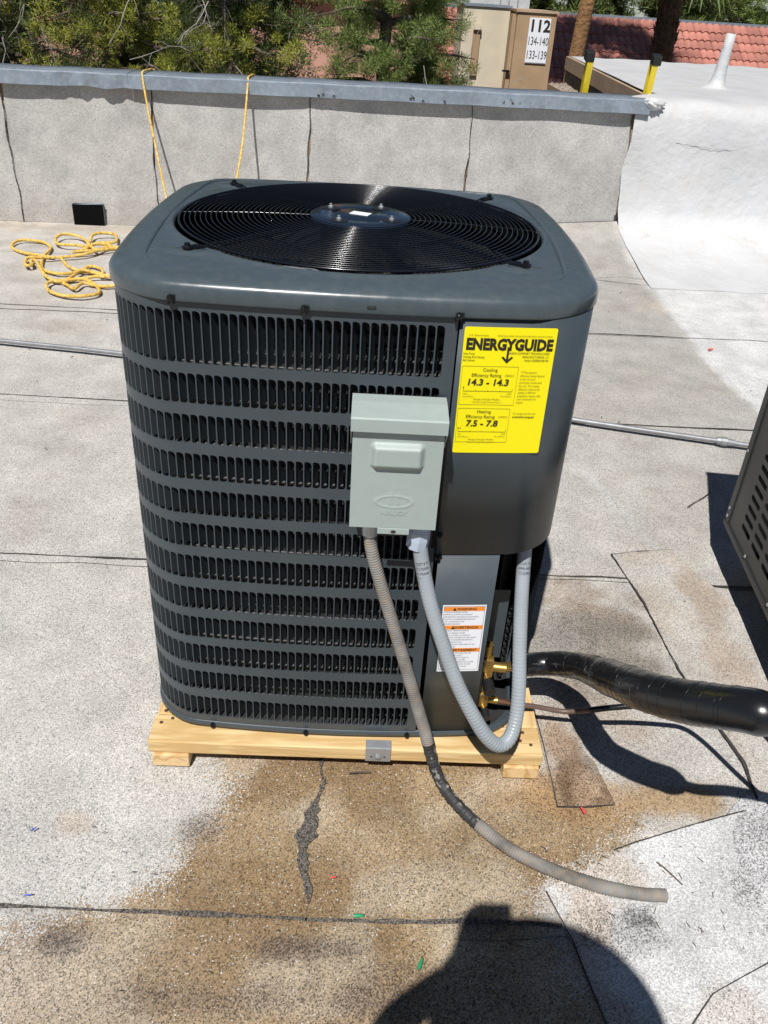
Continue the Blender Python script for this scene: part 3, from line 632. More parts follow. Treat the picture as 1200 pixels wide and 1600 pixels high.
# needle foliage ----------------------------------------------------
def needles(centers, radii, per, ln, wd, seed, flat=.8, droop=0.):
    r = np.random.default_rng(seed); n = len(centers); N = n*per
    c = np.repeat(np.array(centers), per, 0); R = np.repeat(np.array(radii), per)
    d = r.normal(size=(N, 3)); d /= np.linalg.norm(d, axis=1)[:, None]; d[:, 2] *= flat
    base = c+d*(R*r.random(N)**.5)[:, None]*.85
    dir_ = d+r.normal(size=(N, 3))*.45+np.array([0, 0, .35-droop]); dir_ /= np.linalg.norm(dir_, axis=1)[:, None]
    side = np.cross(dir_, r.normal(size=(N, 3))); side /= np.linalg.norm(side, axis=1)[:, None]
    L = ln*r.uniform(.5, 1.2, N)[:, None]; w = wd*r.uniform(.6, 1.3, N)[:, None]
    V = np.stack([base-side*w, base+side*w, base+dir_*L], 1).reshape(-1, 3)
    return V, N
def fol(name, mtl, parent, *a, **k):
    V, N = needles(*a, **k); me = bpy.data.meshes.new(name); me.vertices.add(N*3); me.vertices.foreach_set('co', V.astype('f').ravel())
    me.loops.add(N*3); me.loops.foreach_set('vertex_index', np.arange(N*3, dtype='i')); me.polygons.add(N)
    me.polygons.foreach_set('loop_start', np.arange(0, N*3, 3, dtype='i')); me.update(calc_edges=True); me.materials.append(M[mtl])
    return tag(link(name, me, parent), kind='stuff')
def pine(name, label, x, y, h, crown, mats, seed, nb=60, spread=1.6, lean=(0, 0), twigs=20, per=70, z0c=.28, ln=.055, wd=.0038, trunk_r=.16, rm=1., group='pine trees beyond the parapet'):
    r = random.Random(seed); t = thing(name, label, 'tree', (x, y, -3.5), 0, group)
    tp = [(0, 0, 0), (.1*lean[0], .1*lean[1], h*.25), (.35*lean[0]+.08, .3*lean[1], h*.5), (.7*lean[0], .7*lean[1], h*.75), (lean[0], lean[1], h)]
    P = spline(tp, 6); MB().tube(P, [trunk_r*(1-.8*i/(len(P)-1)) for i in range(len(P))], 10).build('trunk', M['bark'], t)
    cs = [[] for _ in mats]; rs = [[] for _ in mats]
    br = MB(); tw = MB()
    for b in range(nb):
        f = z0c+(1-z0c)*((b+.5)/nb); p0 = P[min(len(P)-1, int(f*(len(P)-1)))]; a = b*2.4+r.uniform(-.5, .5)
        Lb_ = spread*(1.15-f*.75)*r.uniform(.55, 1.15)
        q = [p0+Vector((math.cos(a)*Lb_*s, math.sin(a)*Lb_*s, Lb_*(.35*s-.28*s*s+r.uniform(-.06, .06)))) for s in (0, .33, .66, 1)]
        Q = spline(q, 4); br.tube(Q, [max(.006, .045*(1-i/len(Q))*(trunk_r/.16)) for i in range(len(Q))], 5, False)
        for s in range(11):
            k = int((.35+.65*r.random())*(len(Q)-1)); c = Q[k]+Vector((r.gauss(0, .16), r.gauss(0, .16), r.gauss(0, .12)))
            m_ = crown(r, c, Vector((x, y, -3.5))); cs[m_].append(tuple(c)); rs[m_].append(r.uniform(.08, .19)*rm)
            if r.random() < .5: br.tube([Q[k], c], .006, 3, False)
    for i in range(twigs):
        k = r.randrange(3, nb); a = r.uniform(0, 6.28); f = r.uniform(.35, .95); p0 = P[int(f*(len(P)-1))]; L_ = spread*r.uniform(.5, 1.1)
        s = p0+Vector((math.cos(a)*L_, math.sin(a)*L_, r.uniform(-.1, .5))); pts = [s]
        d = Vector((r.gauss(0, .5), r.gauss(0, .5), -r.uniform(.1, 1.0))).normalized()
        for q in range(6): d = (d+Vector((r.gauss(0, .25), r.gauss(0, .25), r.gauss(0, .2)))).normalized(); pts.append(pts[-1]+d*.12)
        tw.tube(pts, [.0055, .005, .0045, .004, .0035, .003, .002], 4, False)
        for q in range(1, 6):
            e = pts[q]; dd = (d+Vector((r.gauss(0, .8), r.gauss(0, .8), r.gauss(0, .8)))).normalized(); tw.tube([e, e+dd*.1, e+dd*.17+Vector((0, 0, -.03))], [.0028, .0022, .0015], 3, False)
    br.build('branches', M['bark'], t)
    if twigs: tag(tw.build('dry_twigs', M['twig'], t), kind='stuff')
    for i, m_ in enumerate(mats):
        if cs[i]: fol('crown', m_, t, cs[i], rs[i], per, ln, wd, seed+i)
    return t
dk = lambda r, c, o: 0 if r.random() < .62 else 1
def sunlit_front(r, c, o): return 1 if (c.y < .0 and r.random() < .72) else 0  # front of the crown takes the sunlit needle colour, rest stays dark
pine('pine_tree', 'dark juniper-like tree full of bare grey twigs at far left of the parapet', -4.6, 9.4, 6.3, lambda r, c, o: 0 if r.random() < .88 else 1, ['leafdark', 'leafyel'], 11, 58, 2.2, (.2, 0), 130, 170)
pine('pine_tree', 'pine with sunlit yellow-green tufts and dark shaded middle, left of the ropes', -2.9, 8.9, 5.9, sunlit_front, ['leafdark', 'leafyel'], 12, 75, 1.7, (-.2, 0), 60, 210)
pine('pine_tree', 'leaning pine with a grey trunk behind the second hanging rope', -1.45, 9.8, 6.2, sunlit_front, ['leafdark', 'leafyel'], 13, 52, 1.25, (-.55, 0), 30, 200, trunk_r=.17)
pine('pine_tree', 'mid-green soft pine with a dark forked trunk in front of the pink house', -.10, 11.2, 6.4, lambda r, c, o: 0, ['leafmid'], 14, 62, 1.9, (.3, 0), 14, 210, ln=.075, wd=.004, trunk_r=.2)
pine('pine_tree', 'small round green pine beside the cream stucco block', .80, 12.6, 5.3, lambda r, c, o: 0, ['leafmid'], 15, 45, .8, (-.1, 0), 4, 200, ln=.075, wd=.004)
pine('pine_tree', 'tall dark pine standing behind the twiggy tree at far left', -6.4, 13.0, 8.2, dk, ['leafdark', 'leafmid'], 16, 80, 2.8, (0, 0), 40, 110, ln=.11, wd=.011, rm=2.)
pine('pine_tree', 'tall dark pine shading the middle of the pine row', -3.4, 13.6, 8.0, dk, ['leafdark', 'leafmid'], 17, 80, 2.4, (.3, 0), 20, 110, ln=.11, wd=.011, rm=2.)
pine('pine_tree', 'dark pine behind the leaning grey-trunked pine', -2.6, 15.5, 8.2, dk, ['leafdark', 'leafmid'], 27, 80, 2.3, (.2, 0), 10, 110, ln=.11, wd=.011, rm=2.)
pine('pine_tree', 'distant pine above the grey coping of the tiled house', 12.5, 34, 7.5, lambda r, c, o: 0, ['leafmid'], 18, 80, 3.6, (0, 0), 0, 60, ln=.3, wd=.02)

for lx, ly, lb in ((7.2, 31, 'distant dark green pine behind the middle of the tiled house'), (9.6, 29, 'distant bushy pine behind the right part of the tiled house'), (4.6, 30, 'distant pine behind the left part of the tiled house')):
    pine('pine_tree', lb, lx, ly, 7.2, dk, ['leafdark', 'leafmid'], int(lx*10), 70, 2.4, (0, 0), 0, 70, ln=.22, wd=.02, rm=2.2)
# palms ---------------------------------------------------------------
def frond_mesh(seed, L=1.0, n=26):
    r = random.Random(seed); m = MB(); pet = spline([(0, 0, 0), (.45, 0, .12), (.85, 0, .05)], 5); m.tube(pet, [.018, .017, .016, .015, .014, .013, .012, .011, .011, .01, .01], 5, False)
    o = Vector((.85, 0, .05))
    for i in range(n):
        a = (i/(n-1)-.5)*2*2.0; l = L*(1-.25*abs(a)/2)*r.uniform(.85, 1.1); pts = []
        for s in (0, .35, .7, 1): pts.append(o+Vector((math.cos(a)*l*s, math.sin(a)*l*s, -.30*s*s*l*r.uniform(.8, 1.3)-.02)))
        wv = Vector((-math.sin(a), math.cos(a), 0))
        ww = (.018, .035, .022, .003); V = []
        for p, w in zip(pts, ww): V += [p-wv*w, p+Vector((0, 0, -.3*w)), p+wv*w]
        m.add(V, [(3*j+k, 3*j+k+1, 3*j+k+4, 3*j+k+3) for j in range(3) for k in range(2)])
    return m.mesh('frond', M['palmleaf'])
fm = [frond_mesh(s) for s in range(3)]
def palm(label, x, y, h, r0, r1, mt, lean, nf=28, rough=True, fs=1.):
    t = thing('palm_tree', label, 'palm tree', (x, y, -3.5), 0)
    P = spline([(0, 0, 0), (lean[0]*.6, lean[1]*.2, h*.14), (lean[0], lean[1]*.5, h*.29), (lean[0]*1.1, lean[1]*.8, h*.55), (lean[0]*.4, lean[1], h)], 12)
    MB().tube(P, [r0+(r1-r0)*i/(len(P)-1) for i in range(len(P))], 16).build('trunk', M[mt], t)
    rr = random.Random(int(h*10))
    if rough:
        mb = MB()
        for i in range(900):
            f = rr.random(); p = P[int(f*(len(P)-1))]; a = rr.uniform(0, 6.28); rad = r0+(r1-r0)*f; d = Vector((math.cos(a), math.sin(a), 0)); s = Vector((-d.y, d.x, 0))
            b = p+d*rad*.9+Vector((0, 0, rr.uniform(-.1, .1))); mb.add([b-s*.04, b+s*.04, b+d*.07+Vector((0, 0, .09)), b+d*.03+Vector((0, 0, -.05))], [(0, 1, 2), (0, 3, 1), (0, 2, 3), (1, 3, 2)])
        tag(mb.build('bark_boots', M['palmbark'], t), kind='stuff')
    for i in range(nf):
        o = link('frond', fm[i % 3], t); o.location = P[-1]+Vector((0, 0, -.0)); o.rotation_euler = (rr.uniform(-.2, .2), rr.uniform(-1.2, .72 if rough else .6), i*2.4); s = fs*rr.uniform(.9, 1.25); o.scale = (s, s, s)
    return t
palm('thick rough-barked palm whose fronds hang in front of the red tiles', 5.33, 16, 6.45, .24, .2, 'palmbark', (.03, 0), 32)
palm('slender smooth brown palm trunk leaning right beside the tan stucco wall', 2.42, 12.2, 18.9, .115, .10, 'pole', (.56, -.4), 34, False, 1.15)

# ================================================================== PALLET
Z0 = .085
pal = thing('wooden_pallet', 'raw pine lumber frame carrying the large heat pump', 'pallet', (.025, 0, 0))
def plank(nm, x0, x1, y0, y1, z0, z1, m='pine', rot=False):
    cx, cy, cz = (x0+x1)/2, (y0+y1)/2, (z0+z1)/2
    if rot:
        o = MB().box(-(y1-y0)/2, (y1-y0)/2, -(x1-x0)/2, (x1-x0)/2, -(z1-z0)/2, (z1-z0)/2, None, .003).build(nm, M[m], pal); o.rotation_euler = (0, 0, math.pi/2)
    else: o = MB().box(-(x1-x0)/2, (x1-x0)/2, -(y1-y0)/2, (y1-y0)/2, -(z1-z0)/2, (z1-z0)/2, None, .003).build(nm, M[m], pal)
    o.location = (cx, cy, cz); return o
pl1 = plank('plank', -.485, .482, -.522, -.433, .047, Z0)
plank('plank', -.481, -.391, -.429, .43, .047, Z0-.001, rot=True); plank('plank', .393, .482, -.429, .43, .047, Z0-.001, rot=True)
plank('plank', -.483, .482, .434, .523, .047, Z0)
plank('plank', -.16, .16, -.429, .43, .047, Z0-.002, rot=True)
for x0 in (-.476, .388):
    plank('runner', x0, x0+.089, -.529, -.15, .007, .0455, 'pinex'); plank('runner', x0, x0+.089, .2, .50, .007, .0455, 'pinex')
plank('runner', -.05, .04, -.3, .3, .007, .0455, 'pinex')
for x, y in ((-.462, -.42), (-.44, -.445), (-.465, -.46), (-.45, -.39), (.43, -.478), (.455, -.49), (.44, -.45), (.44, -.38)):
    MB().lathe([(.0045, 0), (.0045, .0015), (.001, .0017)], 10, Matrix.Translation((x, y, Z0+.0002)), False).build('nail_head', M['shoe'], pal)

# ================================================================== HEAT PUMP
hp = thing('heat_pump', 'large dark grey outdoor heat pump on a pine frame with yellow label', 'heat pump', (0, 0, 0))
HW, RC, BOW = .45, .104, .030
def outline(off=0., R=None, n=10, m=16, bow=BOW):
    h = HW+off; R = (RC if R is None else R)+off*.8; pts = []
    for q, (sx, sy) in enumerate([(1, -1), (1, 1), (-1, 1), (-1, -1)]):
        a0 = -math.pi/2+q*math.pi/2
        for k in range(n+1): a = a0+math.pi/2*k/n; pts.append((sx*(h-R)+R*math.cos(a), sy*(h-R)+R*math.sin(a)))
        s2 = [(1, 1), (-1, 1), (-1, -1), (1, -1)][q]; a = a0+math.pi/2; e = (s2[0]*(h-R)+R*math.cos(a), s2[1]*(h-R)+R*math.sin(a)); s = pts[-1]
        for k in range(1, m): t = k/m; pts.append((s[0]*(1-t)+e[0]*t, s[1]*(1-t)+e[1]*t))
    o = []
    for x, y in pts: o.append((x+bow*math.copysign(1, x)*min(1, abs(x)/h)**3*(1-(y/h)**2), y+bow*math.copysign(1, y)*min(1, abs(y)/h)**3*(1-(x/h)**2)))
    return o
def fy(x): return -(HW+BOW*(1-(x/HW)**2))
# path clockwise from the front seam (x=.178) going left all the way round
SX = .191
_o = outline(0, n=24, m=60)[::-1]
i0 = min(range(len(_o)), key=lambda i: abs(_o[i][0]-SX)+(9 if _o[i][1] > -.44 else 0))
_p = [Vector((SX, fy(SX), 0))]+[Vector((*_o[(i0+k) % len(_o)], 0)) for k in range(1, len(_o))]+[Vector((SX, fy(SX), 0))]
_L = [0]
for a, b in zip(_p[:-1], _p[1:]): _L.append(_L[-1]+(b-a).length)
TOT = _L[-1]; _La = np.array(_L); _xa = np.array([p.x for p in _p]); _ya = np.array([p.y for p in _p])
def PT(s, inw=0.):
    x = np.interp(s, _La, _xa); y = np.interp(s, _La, _ya); e = .004
    dx = np.interp(min(s+e, TOT), _La, _xa)-np.interp(max(0, s-e), _La, _xa); dy = np.interp(min(s+e, TOT), _La, _ya)-np.interp(max(0, s-e), _La, _ya)
    l = math.hypot(dx, dy); dx /= l; dy /= l; nx, ny = -dy, dx     # inward normal is to the right of travel? fixed below
    if nx*x+ny*y > 0: nx, ny = -nx, -ny
    return x+nx*inw, y+ny*inw, dx, dy, nx, ny
def band(sa, sb, za, zb, m, name, parent, inw=0., step=.012, extra=None):
    n = max(2, int((sb-sa)/step)+1); V = []
    for z in (za, zb):
        for i in range(n): x, y, *_ = PT(sa+(sb-sa)*i/(n-1), inw); V.append((x, y, z))
    return MB().grid(V, n, 2).build(name, M[m], parent)
rows = [(1.042, 1.146), (.959, 1.024), (.873, .938), (.789, .852), (.705, .768), (.622, .685), (.537, .602), (.452, .516), (.369, .432), (.287, .350), (.206, .267), (.120, .184)]
PITCH = .0172; S0 = .0215; NS = 168; S1 = S0+NS*PITCH; ZB, ZT = .083, 1.1625
SA = TOT-.40        # where the access panel begins (right side)
lv = MB()
def strip(sa, sb, za, zb, step=.0334):
    n = max(2, int((sb-sa)/step)+1); V = []
    for z in (za, zb):
        for i in range(n): x, y, *_ = PT(sa+(sb-sa)*i/(n-1)); V.append((x, y, z))
    lv.grid(V, n, 2)
zs = [ZT]
edges = [ZT]+[e for r in rows for e in (r[1], r[0])]+[ZB]
for k in range(0, len(edges), 2): strip(0, SA, edges[k+1], edges[k], PITCH)
for z0, z1 in rows: strip(0, S0, z0, z1, .006); strip(S1, SA, z0, z1, PITCH)
hs = []   # hole outline in unit coordinates for one cell, (u,v) metres from cell centre, per row height
def hole(h, w):
    # photo-left side = larger s. corners: right (small s) strongly rounded on top
    P = []; hw, hh = w/2, h/2
    for (sx, sy, r) in ((-1, 1, .0075), (1, 1, .0025), (1, -1, .0035), (-1, -1, .0065)):
        cx, cy = sx*(hw-r), sy*(hh-r)
        a0 = {(-1, 1): math.pi, (1, 1): math.pi/2, (1, -1): 0, (-1, -1): -math.pi/2}[(sx, sy)]
        for k in range(3): a = a0-math.pi/4*k; P.append((cx+r*math.cos(a), cy+r*math.sin(a)))
    return P
for (z0, z1) in rows:
    h = z1-z0; H_ = hole(h-.002, PITCH-.0024); hw, hh = PITCH/2, h/2; O = []
    for i, (u, v) in enumerate(H_):
        q = i//3; k = i % 3; sx, sy = ((-1, 1), (1, 1), (1, -1), (-1, -1))[q]
        if k == 1: O.append((sx*hw, sy*hh))
        else:
            vert_first = q in (0, 2); onvert = (k == 0) == vert_first
            O.append((sx*hw, v) if onvert else (u, sy*hh))
    for c in range(NS):
        sc_ = S0+(c+.5)*PITCH; x, y, dx, dy, nx, ny = PT(sc_); zc = (z0+z1)/2
        V = [(x+dx*u, y+dy*u, zc+v) for u, v in H_]+[(x+dx*u, y+dy*u, zc+v) for u, v in O]+[(x+dx*u*.97+nx*.003, y+dy*u*.97+ny*.003, zc+v*.995) for u, v in H_]
        lv.add(V, [(i, (i+1) % 12, 12+(i+1) % 12, 12+i) for i in range(12)]+[(24+i, 24+(i+1) % 12, (i+1) % 12, i) for i in range(12)])
lvo = lv.build('louvre_panel', M['cab'], hp)
# slats: hinge at larger-s edge, leaning inward
def slat_mesh(h):
    V = []; hh = h/2-.003
    prof = [(0, 0.002), (-.0022, .0085), (-.0052, .0155), (-.0088, .0225)]
    for i, (u, d) in enumerate(prof):
        top = hh-(.0 if i == 0 else .0012*i); V += [(u, d, -hh+.0006*i), (u, d, top)]
    m = MB().grid([V[2*i+k] for k in range(2) for i in range(4)], 4, 2); return m.mesh('slat', M['fin'])
sme = [slat_mesh(z1-z0) for z0, z1 in rows]; rest = MB(); cnt = 0
for ri, (z0, z1) in enumerate(rows):
    for c in range(NS):
        s = S0+(c+1)*PITCH-.0012; x, y, dx, dy, nx, ny = PT(s)
        Mx = Matrix(((dx, nx, 0, x), (dy, ny, 0, y), (0, 0, 1, (z0+z1)/2), (0, 0, 0, 1)))
        if c < 38 and cnt < 300: o = link('slat', sme[ri], hp); o.matrix_local = Mx; cnt += 1
        else: rest.add([Mx@v.co for v in sme[ri].vertices], [tuple(p.vertices) for p in sme[ri].polygons], True)
tag(rest.build('slats', M['fin'], hp), kind='stuff')
# coil inside
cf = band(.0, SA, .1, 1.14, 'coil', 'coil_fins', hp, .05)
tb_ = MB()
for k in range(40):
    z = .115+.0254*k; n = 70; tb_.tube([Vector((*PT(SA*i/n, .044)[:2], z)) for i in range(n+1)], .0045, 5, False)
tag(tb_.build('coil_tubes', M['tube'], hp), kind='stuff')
# access panel (upper, wraps the right front corner) and lower front panel
UZ = .640
def panel(sa, sb, za, zb, name, out=.0015, lip=.012, m='cab'):
    n = max(3, int((sb-sa)/.01)+1); V = []
    for z, inw in ((za, lip), (za, -out), (zb, -out), (zb, lip)):
        for i in range(n): x, y, *_ = PT(sa+(sb-sa)*i/(n-1), inw); V.append((x, y, z))
    return MB().grid(V, n, 4, True).build(name, M[m], hp)
ap = panel(SA+.002, TOT-.003, UZ, ZT-.001, 'access_panel', .003)
for p in ap.data.polygons: p.use_smooth = True
def s_at_x(x): # front param right of the seam
    k = [i for i in range(len(_p)) if _p[i].y < -.40 and _L[i] > TOT/2]; return float(np.interp(x, [_p[i].x for i in k][::-1], [_L[i] for i in k][::-1]))
sx32 = s_at_x(.335)
panel(sx32, TOT-.010, ZB, UZ-.002, 'lower_front_panel', .0005, .01)
MB().box(.3355, .337, fy(.335)+.008, -.415, ZB, UZ).build('panel_return', M['cab'], hp)
# corner recess: inner walls
SR = SA+.06
x_, y_, *_ = PT(SR)
MB().add([(.31, -.41, ZB), (.31, -.20, ZB), (.34, -.10, ZB), (.455, -.095, ZB), (.31, -.41, UZ+.02), (.31, -.20, UZ+.02), (.34, -.10, UZ+.02), (.455, -.095, UZ+.02)], [(0, 1, 5, 4), (1, 2, 6, 5), (2, 3, 7, 6)]).build('recess_wall', M['void'], hp)
MB().add([(.30, -.44, UZ+.02), (.385, -.435, UZ+.02), (.428, -.41, UZ+.02), (.45, -.36, UZ+.02), (.458, -.09, UZ+.02), (.30, -.09, UZ+.02)], [(0, 1, 2, 3, 4, 5)]).build('recess_ceiling', M['void'], hp)
band(SA, SR, ZB, UZ, 'cab', 'corner_post', hp, 0)
MB().box(.40, .455, -.20, -.096, ZB, .60).build('corner_flange', M['cab'], hp)
MB().box(.345, .41, -.30, -.297, .2, .42).build('valve_plate', M['cab'], hp)
# narrow mid line on lower front panel and front base lip
bp_ = outline(.004, n=8, m=16); V = []; nb_ = len(bp_)
for off, z in ((-.02, .0855), (.004, .0855), (.004, .100), (-.002, .104)):
    V += [(x, y, z) for x, y in outline(off, n=8, m=16)]
F = [(j*nb_+i, j*nb_+(i+1) % nb_, (j+1)*nb_+(i+1) % nb_, (j+1)*nb_+i) for j in range(3) for i in range(nb_)]
# leave the recess corner open
def keep(f): cx = sum(V[i][0] for i in f)/4; cyy = sum(V[i][1] for i in f)/4; return not (cx > .327 and cyy < -.1 and False)
MB().add(V, [f for f in F if keep(f)], True).build('base_pan', M['cab'], hp)
MB().add([(x, y, .0857) for x, y in outline(-.02, n=8, m=16)], [tuple(range(nb_))]).build('base_floor', M['void'], hp)
# lid
RL = .125
prof = [(-.002, 1.163), (.008, 1.163), (.0095, 1.166), (.0090, 1.187), (.006, 1.194), (.001, 1.199), (-.010, 1.2035), (-.026, 1.2065), (-.044, 1.2080), (-.047, 1.2085), (-.050, 1.2090)]
V = []; nL = None
for off, z in prof:
    o = outline(off, RL, n=14, m=20); nL = len(o); V += [(x, y, z) for x, y in o]
k0 = len(prof)
for r, z, t in ((0, 1.2105, .5), (.420, 1.2115, 1), (.416, 1.214, 1), (.411, 1.212, 1), (.408, 1.206, 1)):
    o = outline(-.050, RL, n=14, m=20)
    for x, y in o:
        l = math.hypot(x, y)
        if t < 1: rr = min(l, .5*(l+.420)) if l > .422 else .4215
        else: rr = r
        rr = max(rr, r) if t < 1 else rr; V.append((x/l*rr, y/l*rr, z))
nr = len(V)//nL; F = [(j*nL+i, j*nL+(i+1) % nL, (j+1)*nL+(i+1) % nL, (j+1)*nL+i) for j in range(nr-1) for i in range(nL)]
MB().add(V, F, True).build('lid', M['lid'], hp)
# embossed curved ribs in the lid corners
for sx in (-1, 1):
    o_ = [Vector((x*-sx, y, 0)) for x, y in outline(-.056, .11, n=14, m=20)]
    o_ = [p for p in o_ if p.x*sx > .24 and (p.y > -.37)]
    o_.sort(key=lambda p: math.atan2(p.y, p.x*sx)); nn = len(o_)
    MB().tube([p+Vector((0, 0, 1.2095)) for p in o_], [.0006+.0052*min(1, 4*min(i/(nn-1), 1-i/(nn-1))) for i in range(nn)], 8).build('lid_rib', M['lid'], hp)
for q in range(4):
    a = math.pi/4+q*math.pi/2; c_ = Vector((math.cos(a), math.sin(a), 0)); t_ = Vector((-c_.y, c_.x, 0))
    # small raised pad under each arm foot
    MB().lathe([(.05, -.001), (.042, .0022), (.0, .0028)], 20, Matrix.Translation(c_*.447+Vector((0, 0, 1.2105)))@Matrix.Diagonal((1.2, .6, 1, 1)), True, False).build('lid_pad', M['lid'], hp)
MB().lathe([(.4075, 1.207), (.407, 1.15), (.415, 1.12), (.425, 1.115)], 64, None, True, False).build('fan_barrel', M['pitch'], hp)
# fan grille
def gz_(r): return 1.2145+.010*(1-min(1, max(0, r-.1)/.30)**2)
gr = link('fan_grille', None, hp); gr.empty_display_size = .1
NR = 26
for k in range(NR):
    r = .112+(.399-.112)*k/(NR-1); n = 96
    MB().tube([(r*math.cos(2*math.pi*i/n), r*math.sin(2*math.pi*i/n), gz_(r)) for i in range(n)], .0014 if k < NR-1 else .0028, 6, False, True, True).build('grille_ring', M['blackgloss'], gr)
for q in range(4):
    a = math.pi/4+q*math.pi/2+(0.03 if q % 2 else -.02); c_ = Vector((math.cos(a), math.sin(a), 0)); t_ = Vector((-c_.y, c_.x, 0))
    m = MB()
    for sgn in (-1, 1):
        P = [c_*r+t_*sgn*.007+Vector((0, 0, gz_(r)-.004)) for r in np.linspace(.09, .405, 12)]+[c_*.43+t_*sgn*.006+Vector((0, 0, 1.2165)), c_*.452+t_*sgn*.004+Vector((0, 0, 1.2165))]
        m.tube(P, .003, 7)
    m.build('grille_arm', M['blackgloss'], gr)
    MB().lathe([(.011, 0), (.011, .004), (.006, .005), (.006, .010), (.004, .011)], 6, Matrix.Translation(c_*.452+Vector((0, 0, 1.2155))), False).build('arm_screw', M['screw'], gr)
for a in np.arange(4)*math.pi/2:
    c_ = Vector((math.cos(a), math.sin(a), 0)); MB().tube([c_*r+Vector((0, 0, gz_(r)-.004)) for r in np.linspace(.1, .406, 10)], .0022, 6).build('grille_stay', M['blackgloss'], gr)
hub = MB().lathe([(.112, 1.216), (.114, 1.224), (.110, 1.227), (.07, 1.2275), (.062, 1.2245), (.058, 1.2275), (.0, 1.228)], 48, None, True, False).build('hub_plate', M['hub'], hp)
for q in range(4):
    a = math.pi/4*1.0+q*math.pi/2+.2; x, y = .083*math.cos(a), .083*math.sin(a)
    MB().lathe([(.021, .0002), (.016, .0008), (.0, .001)], 20, Matrix.Translation((x, y, 1.2278)), True, False).build('bolt_well', M['blackmatte'], hub)
    MB().lathe([(.006, 0), (.006, .004), (.0035, .005), (.0035, .009), (.002, .0095)], 6, Matrix.Translation((x, y, 1.2288)), False).build('hub_bolt', M['silver'], hub)
MB().box(-.022, .022, -.014, .014, 1.2287, 1.2297, Matrix.Rotation(-.35, 4, 'Z')).build('hub_sticker', M['paper'], hub)
# motor, fan blades, inner barrel
MB().lathe([(.085, 1.03), (.09, 1.04), (.09, 1.19), (.08, 1.21), (.02, 1.213)], 32, None, True).build('fan_motor', M['blackmatte'], hp)
for q in range(3):
    a0 = q*2*math.pi/3+.5; V = []
    for j in range(10):
        r = .09+.295*j/9
        for i in range(9):
            t = i/8; a = a0+(t-.5)*(1.25+.2*math.sin(j/9*2)); V.append((r*math.cos(a), r*math.sin(a), 1.09+.07*(t-.5)+.015*math.sin(t*math.pi)))
    MB().grid(V, 9, 10).build('fan_blade', M['blackmatte'], hp)
MB().lathe([(.425, .2), (.425, 1.12)], 40, None, True, False).build('inner_shroud', M['void'], hp)
# pipes and accumulator visible through the grille near the front
MB().tube(spline([(-.24, -.27, 1.165), (-.17, -.30, 1.175), (-.08, -.32, 1.178), (-.02, -.33, 1.14)], 8), .012, 10).build('suction_tube', M['silver'], hp)
MB().tube(spline([(.11, -.27, 1.14), (.17, -.30, 1.170), (.22, -.31, 1.172), (.27, -.30, 1.13)], 8), .018, 12).build('reversing_valve_tube', M['paper'], hp)
MB().lathe([(.0, 0), (.045, .0), (.05, .02), (.05, .30), (.03, .33), (0, .335)], 20, Matrix.Translation((.07, -.30, .80)), True, False).build('accumulator', M['alu'], hp)
# screws on the front
def screw(x, z, nm='clip_screw', spid=True, y=None):
    yb = fy(x)-.011 if y is None else y; m = MB(); A = Matrix.Translation((x, yb, z))@Matrix.Rotation(math.pi/2, 4, 'X')
    m.lathe([(.0068, -.004), (.0068, .003), (.0045, .004), (.0045, .007), (.003, .008)], 8, A, False)
    if spid:
        m.box(x-.0065, x-.003, yb-.002, yb+.008, z-.012, z-.003); m.box(x+.003, x+.0065, yb-.002, yb+.008, z-.011, z-.003); m.box(x+.001, x+.009, yb-.004, yb, z+.003, z+.006)
    return m.build(nm, M['screw'], hp)
for x, z in ((-.328, 1.170), (-.088, 1.168), (.190, 1.168)): screw(x, z)
for x in (-.31, -.08, .17): screw(x, .095, 'base_screw', False, fy(x)-.006)
screw(.199, .632, 'panel_screw', True, fy(.2)-.002); screw(.199, .69, 'panel_screw', False, fy(.2)-.004)
MB().box(.024, .040, fy(.03)-.0106, fy(.03)-.0085, 1.173, 1.179, None, .002).build('lid_slot', M['void'], hp)
# seam shadow joint: dark strip under the seams
MB().box(SX-.003, SX+.0005, fy(SX)+.001, fy(SX)+.01, ZB, ZT).build('seam_backing', M['void'], hp)

# printed labels mapped on the bowed front
def fmap(u, v, off): u += .0075+.014*max(0, .97-v); return (u, fy(u)-off, 1.04*v+.009)   # old survey frame of the face to metres
def flat(parent, name, m, x0, x1, z0, z1, off, nx=8, r=0.):
    if r:
        pts = []
        for (cx, cz, a0) in ((x1-r, z1-r, 0), (x0+r, z1-r, 90), (x0+r, z0+r, 180), (x1-r, z0+r, 270)):
            for k in range(5): a = R_(a0+22.5*k); pts.append((cx+r*math.cos(a), cz+r*math.sin(a)))
        cxx = (x0+x1)/2; V = [fmap(cxx, (z0+z1)/2, off)]+[fmap(u, v, off) for u, v in pts]; n = len(pts)
        # slices in x to follow the bow
        V = []; xs = sorted({round(p[0], 6) for p in pts}|set(np.linspace(x0, x1, nx).round(6)))
        def zr(x):
            if x < x0+r: d = r-math.sqrt(max(0, r*r-(x0+r-x)**2)); return z0+d, z1-d
            if x > x1-r: d = r-math.sqrt(max(0, r*r-(x-x1+r)**2)); return z0+d, z1-d
            return z0, z1
        lo = [fmap(x, zr(x)[0], off) for x in xs]; hi = [fmap(x, zr(x)[1], off) for x in xs]
        return MB().grid(lo+hi, len(xs), 2).build(name, M[m], parent)
    X = np.linspace(x0, x1, nx); return MB().grid([fmap(x, z, off) for z in (z0, z1) for x in X], nx, 2).build(name, M[m], parent)
def ftext(parent, body, size, x, z, m='ink', bold=0, align='CENTER', sx=1, off=.0052, shear=0, name='lettering'):
    V, F = text_mesh(body, size, bold, align, sx, shear); return MB().add([fmap(x+u, z+v, off) for u, v in V], F).build(name, M[m], parent)
